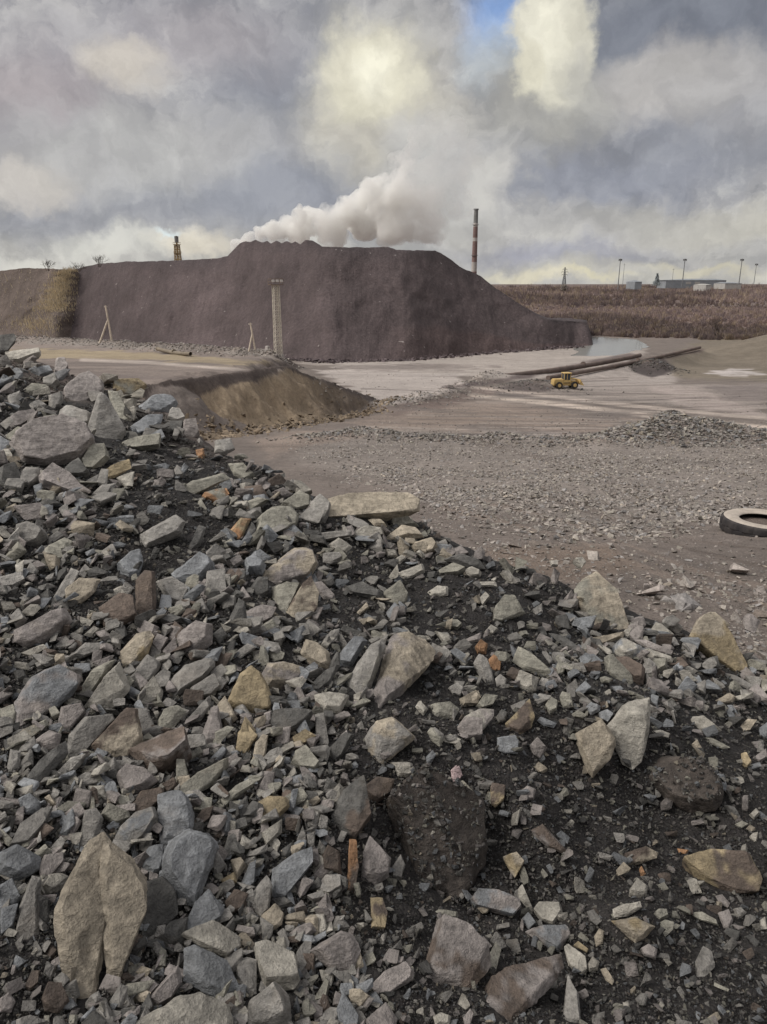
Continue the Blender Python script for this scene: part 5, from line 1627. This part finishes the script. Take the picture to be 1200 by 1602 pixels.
def rock_place(r, i):
    c = r['c']
    # anchor on the heap surface a bit inside the outline so that the stone rests on it
    c3 = ANCH[i]
    if c3[1] > 8.2 or c3[1] > np.interp(c3[0], CRX, CRY) + 1.2:      # stones on the very brow sit on the crest, not on the land behind
        D_ = ray(*c); c3 = D_ * float(np.interp(c[0], _bx, _t))
    e_ = .03
    gx_ = (pile0(c3[0] + e_, c3[1]) - pile0(c3[0] - e_, c3[1])) / (2 * e_)
    gy_ = (pile0(c3[0], c3[1] + e_) - pile0(c3[0], c3[1] - e_)) / (2 * e_)
    gn = np.array([-gx_, -gy_, 1.0]); gn /= np.linalg.norm(gn)
    D = ray(*c); vd = -D / np.linalg.norm(D)
    rs = random.Random(1000 + i)
    nrm = gn * .62 + vd * .62 + np.array([rs.uniform(-.22, .22), rs.uniform(-.22, .22), 0]); nrm /= np.linalg.norm(nrm)
    Do = ray(r['P'][:, 0], r['P'][:, 1])
    k = (c3 @ nrm) / (D @ nrm); k *= 1 - (min(.06, .26 * math.sqrt(r['area']) / F) if r['col'][0] != 'm' else .006); c0 = D * k   # plane through the anchor
    tt = (c0 @ nrm) / (Do @ nrm)
    pts = Do * np.clip(tt, .5 * k, 1.6 * k)[:, None]
    return c0, (pts - c0) * 1.10, nrm
def rock_colors(col, q_, k1, seed):
    a = np.array(ALB[col[0]]); rs = random.Random(seed)
    a = a * rs.uniform(.88, 1.12)
    b = np.array(ALB[col[1]]) if len(col) > 1 else a * rs.uniform(.85, 1.15)
    o3 = rs.uniform(0, 40)
    m_ = sstep(-.12, .28, vnoise(q_[:, 0] * 1.3 + o3, q_[:, 1] * 1.3, q_[:, 2] * 1.3, 12) + .35 * vnoise(q_[:, 0] * 5 + o3, q_[:, 1] * 5, q_[:, 2] * 5, 13))[:, None]
    return a * (1 - m_) + b * m_

# wording: size, colour, shape, then where it lies among the landmark stones
marks = [r for r in rocks if r['mark']]
def size_word(r):
    a = r['area']
    return 'large' if a > 3800 else 'medium' if a > 1500 else 'small' if a > 600 else 'tiny'
def shape_word(r):
    n = len(r['P'])
    if r['asp'] > 2.7: return 'narrow'
    if r['asp'] > 1.9: return 'long'
    if n == 4: return 'four-sided'
    if r['asp'] < 1.25: return 'squat'
    return 'angular' if n == 5 else 'blocky'
def direction(r, m):
    d = r['c'] - m['c']; a = math.degrees(math.atan2(-d[1], d[0]))
    k = int(((a + 22.5) % 360) // 45)
    return ('right of', 'above and right of', 'above', 'above and left of', 'left of', 'below and left of', 'below', 'below and right of')[k]
used = set()
def make_label(r):
    head = f"{size_word(r)} {CWORD[r['col'][0]]} {shape_word(r)} stone"
    ms = sorted(marks, key=lambda m: ((m['c'] - r['c']) ** 2).sum())[:5]
    def near(m): return math.dist(m['c'], r['c']) < 1.1 * (math.sqrt(m['area']) + math.sqrt(r['area'])) * .75
    cands = []
    for m in ms[:2]:
        cands.append(f"{head} {'just ' if near(m) else ''}{direction(r, m)} the {m['mark']}")
    for a in range(4):
        for b in range(a + 1, 5):
            da, db = direction(r, ms[a]).split()[0], direction(r, ms[b]).split()[0]
            fa = 'of ' if da in ('left', 'right') else ''; fb = 'of ' if db in ('left', 'right') else ''
            cands.append(f"{head} {da} {fa}the {ms[a]['mark']}, {db} {fb}the {ms[b]['mark']}")
    for c_ in cands:
        if c_ not in used and len(c_.split()) <= 16:
            used.add(c_); return c_
    for c_ in cands:
        for ex in ('darker', 'paler', 'rough', 'flatter'):
            t_ = c_.replace('stone', ex + ' stone', 1)
            if t_ not in used and len(t_.split()) <= 16:
                used.add(t_); return t_
    return cands[0]
LIMIT = 292
print('AREA LIMIT', rocks[LIMIT - 1]['area'])
ANCH = hit([min(max(r['c'][0], -60), 1260) for r in rocks], [r['c'][1] + .12 * np.ptp(r['P'][:, 1]) for r in rocks], pile_floor, .6, 60, 700)[0]
extraV, extraF, extraC, nv = [], [], [], 0
stuck = []
for i, r in enumerate(rocks):
    if r['label'] and i < LIMIT: used.add(r['label'])
for i, r in enumerate(rocks):
    c0, P, nrm = rock_place(r, i)
    if r['col'][0] == 'm': th, ro = .5, 1.8
    else: th, ro = (.40 if r['mark'] == 'tooth-shaped boulder' else .42 + .3 * random.Random(i).random()), (1.6 if r['area'] > 5000 else 1.1)
    pix = np.linalg.norm(c0) / F
    bm, q_, k1 = build_rock('rock', P, nrm, 500 + i, max(5.0, 2.6 + math.sqrt(r['area']) * .045) * pix, th, ro)
    if r['mark'] == 'tooth-shaped boulder':     # the shorter second prong, split from the first by a groove
        P2 = np.array([(480, 250), (600, 330), (682, 440), (672, 600), (610, 720), (545, 935), (500, 900), (488, 640), (455, 430)]) / 3.0 + (0, 1230)
        D2 = ray(P2[:, 0], P2[:, 1]); cp = D2 * ((c0 @ nrm) / (D2 @ nrm))[:, None]
        off2 = cp.mean(0) - c0
        bm2, _, _ = build_rock('rock', cp - cp.mean(0), nrm + np.array([.25, 0, 0]), 77, 5.0 * pix, .42, 1.4)
        for v in bm2.verts: v.co += Vector(off2) + Vector(nrm) * .012
        tmp = bpy.data.meshes.new('tmp'); bm2.to_mesh(tmp); bm2.free(); bm.from_mesh(tmp); bpy.data.meshes.remove(tmp)
        V_ = np.array([v.co for v in bm.verts]); q_ = V_ / .2
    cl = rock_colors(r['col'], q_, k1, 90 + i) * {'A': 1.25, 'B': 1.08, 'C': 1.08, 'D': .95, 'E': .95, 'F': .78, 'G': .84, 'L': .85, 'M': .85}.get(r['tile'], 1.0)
    if r['col'][0] == 'm':      # earth and chips stick to the caked boulders
        bm.normal_update()
        for v in bm.verts:
            if v.normal.z > .28:
                for _ in range(2):
                    stuck.append((*(np.array(v.co) + c0 + np.array([random.gauss(0, .008) for _ in range(3)])), *v.normal))
    if i < LIMIT:
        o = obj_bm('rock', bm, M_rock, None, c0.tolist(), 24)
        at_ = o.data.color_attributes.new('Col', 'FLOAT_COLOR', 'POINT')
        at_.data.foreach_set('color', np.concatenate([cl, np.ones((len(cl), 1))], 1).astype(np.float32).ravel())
        tag(o, r['label'] or make_label(r), 'rock', 'loose stones of the rubble heap')
    else:
        bm.verts.ensure_lookup_table()
        extraV.append(np.array([v.co for v in bm.verts]) + c0); extraF.append(np.array([[v.index for v in f.verts] for f in bm.faces]) + nv); extraC.append(cl)
        nv += len(bm.verts); bm.free()

# ------------------------------------------------------------------ the smaller stones nobody could count
def protos(n, k, flat, seed, sub=False):
    rs = random.Random(seed); out = []
    for i in range(n):
        bm = bmesh.new()
        fl = rs.uniform(*flat); el_ = rs.uniform(.42, .92)
        for _ in range(k):
            v = Vector((rs.gauss(0, 1), rs.gauss(0, 1), rs.gauss(0, 1))).normalized() * rs.uniform(.85, 1.05)
            # push towards a box so that faces are flat
            v = Vector([math.copysign(abs(c) ** .5, c) for c in v])
            bm.verts.new((v.x, v.y * el_, v.z * fl))
        r_ = bmesh.ops.convex_hull(bm, input=bm.verts[:])
        dead = list({g for g in r_['geom_interior'] + r_['geom_unused'] if isinstance(g, bmesh.types.BMVert)})
        bmesh.ops.delete(bm, geom=dead, context='VERTS')
        if sub:
            bmesh.ops.dissolve_limit(bm, angle_limit=R(12), verts=bm.verts[:], edges=bm.edges[:])
            bmesh.ops.bevel(bm, geom=bm.edges[:], offset=.035, segments=1, affect='EDGES', clamp_overlap=True)
        bmesh.ops.triangulate(bm, faces=bm.faces[:])
        bm.verts.ensure_lookup_table()
        out.append((np.array([v.co for v in bm.verts]), np.array([[v.index for v in f.verts] for f in bm.faces])))
        bm.free()
    return out
PRO = protos(40, 9, (.18, .5), 5)
PROS = protos(48, 10, (.18, .48), 6, True)
PAL = np.array([ALB[c] for c in 'gggggggbbbbpppppwwwooondddgt'])
def scatter(pos, size, up, cols, pro, upright=.35):
    """stack of stones: random prototypes, turned, tilted towards the surface normal"""
    n = len(pos)
    which = rng.integers(0, len(pro), n)
    a = rng.uniform(0, 2 * math.pi, n)
    nn = up + rng.normal(0, upright, (n, 3)); nn /= np.linalg.norm(nn, axis=1)[:, None]
    t1 = np.stack([np.cos(a), np.sin(a), np.zeros(n)], -1)
    t1 = t1 - nn * (t1 * nn).sum(1)[:, None]; t1 /= np.linalg.norm(t1, axis=1)[:, None]
    t2 = np.cross(nn, t1)
    Vs, Fs, Cs, off = [], [], [], 0
    for k, (pv, pf) in enumerate(pro):
        ii = np.where(which == k)[0]
        if not len(ii): continue
        Mx = np.stack([t1[ii], t2[ii], nn[ii]], 1) * size[ii][:, None, None]
        v = np.einsum('vk,nkj->nvj', pv, Mx) + pos[ii][:, None, :]
        Vs.append(v.reshape(-1, 3))
        Fs.append((pf[None] + (np.arange(len(ii)) * len(pv))[:, None, None] + off).reshape(-1, 3))
        Cs.append(np.repeat(cols[ii], len(pv), 0)); off += len(ii) * len(pv)
    return np.concatenate(Vs), np.concatenate(Fs), np.concatenate(Cs)
def merge(parts):
    V, Fc, C, off = [], [], [], 0
    for v, f, c_ in parts:
        V.append(v); Fc.append(f + off); C.append(c_); off += len(v)
    return np.concatenate(V), np.concatenate(Fc), np.concatenate(C)
covered = [(r['c'], math.sqrt(r['area'] / math.pi)) for r in rocks]
cc = np.array([c for c, _ in covered]); cr_ = np.array([s for _, s in covered])
def on_stone(px, py, f=.75):
    out = np.zeros(len(px), bool)
    for s in range(0, len(px), 4000):
        dd = np.sqrt(((np.stack([px[s:s + 4000], py[s:s + 4000]], -1)[:, None] - cc[None]) ** 2).sum(-1))
        out[s:s + 4000] = (dd < cr_[None] * f).any(1)
    return out
PRONG = [(160, 1313), (200, 1340), (227, 1377), (224, 1430), (203, 1470), (184, 1535), (163, 1545), (133, 1600), (118, 1590), (120, 1450)]
def on_big(px, py):
    out = np.zeros(len(px), bool)
    for r in rocks[:110]:
        lo, hi = r['P'].min(0), r['P'].max(0)
        ii = np.where((px > lo[0]) & (px < hi[0]) & (py > lo[1]) & (py < hi[1]))[0]
        if len(ii): out[ii] |= poly_sd(px[ii], py[ii], r['P']) < -1.5
    out |= poly_sd(px, py, PRONG) < -1
    return out
def heap_layer(n, smin, smax, pw, in_soil, in_stone, pro, lift, upright, bright=1.0, lim=.75):
    n = int(n * 1.42); px = rng.uniform(-210, 1430, n); py = rng.uniform(520, 1760, n)
    sz = soil_zone(px, py)
    keep = (py > brow(px) + 2) & (rng.random(n) < in_stone * (1 - sz) + in_soil * sz) & ~on_stone(px, py, lim)
    px, py = px[keep], py[keep]; sz = sz[keep]
    nb = ~on_big(px, py); px, py, sz = px[nb], py[nb], sz[nb]
    P, t_, ok = hit(px, py, pile0, .6, 30, 420)
    g = ok & (P[:, 1] < 9)
    P, t_, px, py, sz = P[g], t_[g], px[g], py[g], sz[g]
    m = len(P)
    s = (smin + (smax - smin) * rng.random(m) ** pw) * t_ / F * .5
    s = np.maximum(s * (1 - .3 * sz), .5 * smin * t_ / F * .5)
    up = np.tile([[-.1, -.25, .95]], (m, 1))
    P = P + up * (s * rng.uniform(lift[0], lift[1], m))[:, None]
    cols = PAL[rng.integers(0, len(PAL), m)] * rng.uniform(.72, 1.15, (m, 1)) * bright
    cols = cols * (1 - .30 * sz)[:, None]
    dry = sstep(4.6, 6.4, P[:, 1] + .25 * P[:, 0])[:, None]
    cols = cols * (1 - .25 * dry) + .25 * dry * L(140, 128, 118)
    return scatter(P, s, up, cols, pro, upright)
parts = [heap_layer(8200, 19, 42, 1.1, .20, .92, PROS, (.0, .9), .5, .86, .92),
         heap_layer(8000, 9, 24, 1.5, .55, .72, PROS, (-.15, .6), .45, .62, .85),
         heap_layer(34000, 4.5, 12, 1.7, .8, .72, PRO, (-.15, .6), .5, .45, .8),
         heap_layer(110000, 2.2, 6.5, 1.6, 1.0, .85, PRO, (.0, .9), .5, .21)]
# the side of the heap that slopes away from the camera
n_ = 9000
bxx = rng.uniform(-6, 4.5, n_); byy = np.interp(bxx, CRX, CRY) + rng.uniform(.1, 3.2, n_)
bzz = pile0(bxx, byy); ok_ = bzz > ground(bxx, byy, False)[0] - .1
ok_ &= project(bxx, byy, bzz)[1] > brow(project(bxx, byy, bzz)[0]) + 4
B3 = np.column_stack([bxx, byy, bzz])[ok_]
parts.append(scatter(B3, rng.uniform(.008, .05, len(B3)) ** 1.0 * .8, np.tile([[.1, .4, .9]], (len(B3), 1)), PAL[rng.integers(0, len(PAL), len(B3))] * rng.uniform(.6, 1.1, (len(B3), 1)), PRO, .5))
st = np.array(stuck); st = st[(rng.random(len(st)) < .5) & (vnoise(st[:, 0] * 22, st[:, 1] * 22, st[:, 2] * 22, 66) > -.25)]
parts.append(scatter(st[:, :3], (.002 + .012 * rng.random(len(st)) ** 2.5), st[:, 3:], PAL[rng.integers(0, len(PAL), len(st))] * rng.uniform(.12, .55, (len(st), 1)), PRO, .5))
if extraV: parts.append((np.concatenate(extraV), np.concatenate(extraF), np.concatenate(extraC)))
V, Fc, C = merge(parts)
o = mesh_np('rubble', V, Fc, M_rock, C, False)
tag(o, 'countless small slate stones and chips covering the heap', None, None, 'stuff')

# gravel and chips on the quarry floor
def floor_layer(n, smin, smax, poly, dens, bright, minpx=1.6):
    P2 = np.array(poly); lo, hi = P2.min(0), P2.max(0)
    px = rng.uniform(lo[0], hi[0], n); py = rng.uniform(lo[1], hi[1], n)
    sd = poly_sd(px, py * 2, [(a, b * 2) for a, b in poly])
    pr = sstep(30, -50, sd) * dens
    keep = (rng.random(n) < pr) & ((py < brow(px) + 4))
    px, py = px[keep], py[keep]
    P, t_, ok = hit(px, py, gfn, 3, 300, 700)
    h_ = pile0(P[:, 0], P[:, 1]) < P[:, 2] + .05
    P, t_ = P[ok & h_], t_[ok & h_]
    m = len(P)
    zz = ground(P[:, 0], P[:, 1])[0]; P[:, 2] = zz
    cl = sstep(-.6, .5, fbm(P[:, 0] * .5, P[:, 1] * .5, 0, 55, 3))
    g = rng.random(m) < .25 + .75 * cl
    P, t_ = P[g], t_[g]; m = len(P)
    s = np.maximum(smin + (smax - smin) * rng.random(m) ** 2.6, minpx * t_ / F) * .5
    up = np.tile([[0, 0, 1.0]], (m, 1))
    P[:, 2] += s * rng.uniform(.0, .45, m)
    cols = (.45 * PAL[rng.integers(0, len(PAL), m)] + .55 * L(134, 125, 118)) * rng.uniform(.7, 1.3, (m, 1)) * bright
    return scatter(P, s, up, cols, PRO, .4)
parts = [floor_layer(70000, .025, .12, [(440, 700), (560, 672), (680, 676), (900, 690), (1210, 690), (1210, 800), (1000, 850), (780, 830), (560, 745)], 1.0, 1.08),
         floor_layer(26000, .02, .09, [(400, 700), (1230, 690), (1230, 1040), (1000, 960), (720, 850), (520, 780)], .8, 1.0),
         floor_layer(20000, .012, .05, [(560, 780), (800, 840), (1230, 880), (1230, 1050), (1000, 970), (720, 860)], 1.0, .95),
         floor_layer(900, .08, .30, [(560, 780), (800, 840), (1230, 880), (1230, 1050), (1000, 970), (720, 860)], .6, 1.1)]
parts.append(floor_layer(16000, .04, .16, [(560, 640), (700, 615), (960, 596), (1230, 590), (1230, 700), (560, 700)], .5, .9, 1.0))
parts.append(floor_layer(7000, .06, .25, [(470, 570), (640, 560), (900, 540), (1000, 560), (780, 620), (520, 640)], .5, .95, 1.0))
for pts, n_, s0, s1, w_ in ((RIDGE_G, 4200, .07, .26, .9), (RIDGE_R, 2200, .09, .3, 1.8)):
    q_ = np.array(pts); i_ = rng.integers(0, len(q_) - 1, n_); f_ = rng.random((n_, 1))
    p2 = q_[i_] * (1 - f_) + q_[i_ + 1] * f_ + rng.normal(0, w_ * .7, (n_, 2))
    z_ = ground(p2[:, 0], p2[:, 1])[0]
    s = (s0 + (s1 - s0) * rng.random(n_) ** 2.5) * .5
    cols = (.6 * PAL[rng.integers(0, len(PAL), n_)] + .4 * L(120, 110, 104)) * rng.uniform(.6, 1.2, (n_, 1))
    parts.append(scatter(np.column_stack([p2, z_ + s * .2]), s, np.tile([[0, 0, 1.0]], (n_, 1)), cols, PRO, .5))
# the stony hump right of the gravel field, the dark tips
for cxy, sx, sy, n_, s0, s1, br in ((MOUND, 2.6, 1.6, 6500, .05, .28, 1.0), (MOUND + np.array([3.5, -.5]), 3.8, 1.5, 4000, .04, .2, 1.0), (DARKP, 3.2, 3.0, 900, .12, .5, .45), (DARKM, 4, 3, 700, .1, .35, .55), (np.array([88, 128]), 7, 5, 350, .3, 1.6, .5)):
    p2 = cxy + rng.normal(0, 1, (n_, 2)) * (sx * .75, sy * .75)
    z_ = ground(p2[:, 0], p2[:, 1])[0]
    s = (s0 + (s1 - s0) * rng.random(n_) ** 2.5) * .5
    cols = (.7 * PAL[rng.integers(0, len(PAL), n_)] + .3 * L(120, 110, 104)) * rng.uniform(.6, 1.2, (n_, 1)) * br
    parts.append(scatter(np.column_stack([p2, z_ + s * .25]), s, np.tile([[0, 0, 1.0]], (n_, 1)), cols, PRO, .5))
# stones of the berm along the terrace
q_ = np.array(BERM); n_ = 6500
i_ = rng.integers(0, len(q_) - 1, n_); f_ = rng.random((n_, 1))
p2 = q_[i_] * (1 - f_) + q_[i_ + 1] * f_ + rng.normal(0, 1.7, (n_, 2))
z_ = ground(p2[:, 0], p2[:, 1])[0]
s = (.18 + .42 * rng.random(n_) ** 2.5) * .5
cols = (.35 * PAL[rng.integers(0, len(PAL), n_)] + .65 * L(134, 125, 119)) * rng.uniform(.75, 1.2, (n_, 1))
parts.append(scatter(np.column_stack([p2, z_ + s * .2]), s, np.tile([[0, 0, 1.0]], (n_, 1)), cols, PRO, .5))
# lumps rolled to the foot of the slag and clods under the cut bank
def along(pts, n_, sx, s0, s1, base, lo, hi):
    q_ = np.array(pts); i_ = rng.integers(0, len(q_) - 1, n_); f_ = rng.random((n_, 1))
    p2 = q_[i_] * (1 - f_) + q_[i_ + 1] * f_ + rng.normal(0, 1, (n_, 2)) * (sx * .4, sx)
    z_ = ground(p2[:, 0], p2[:, 1])[0]
    s = (s0 + (s1 - s0) * rng.random(n_) ** 3) * .5
    return scatter(np.column_stack([p2, z_ + s * .2]), s, np.tile([[0, 0, 1.0]], (n_, 1)), base * rng.uniform(lo, hi, (n_, 1)), PRO, .5)
parts.append(along([on_floor(*p) for p in ((440, 562), (520, 567), (640, 564), (760, 553), (860, 546), (908, 541))], 2600, 1.6, .2, 1.3, L(84, 73, 74), .6, 1.25))
parts.append(along(BASE, 2200, 1.3, .05, .5, L(128, 113, 95), .6, 1.2))
V, Fc, C = merge(parts)
o = mesh_np('gravel', V, Fc, M_rock, C, False)
tag(o, 'grey gravel and stone chips strewn over the quarry floor', None, None, 'stuff')
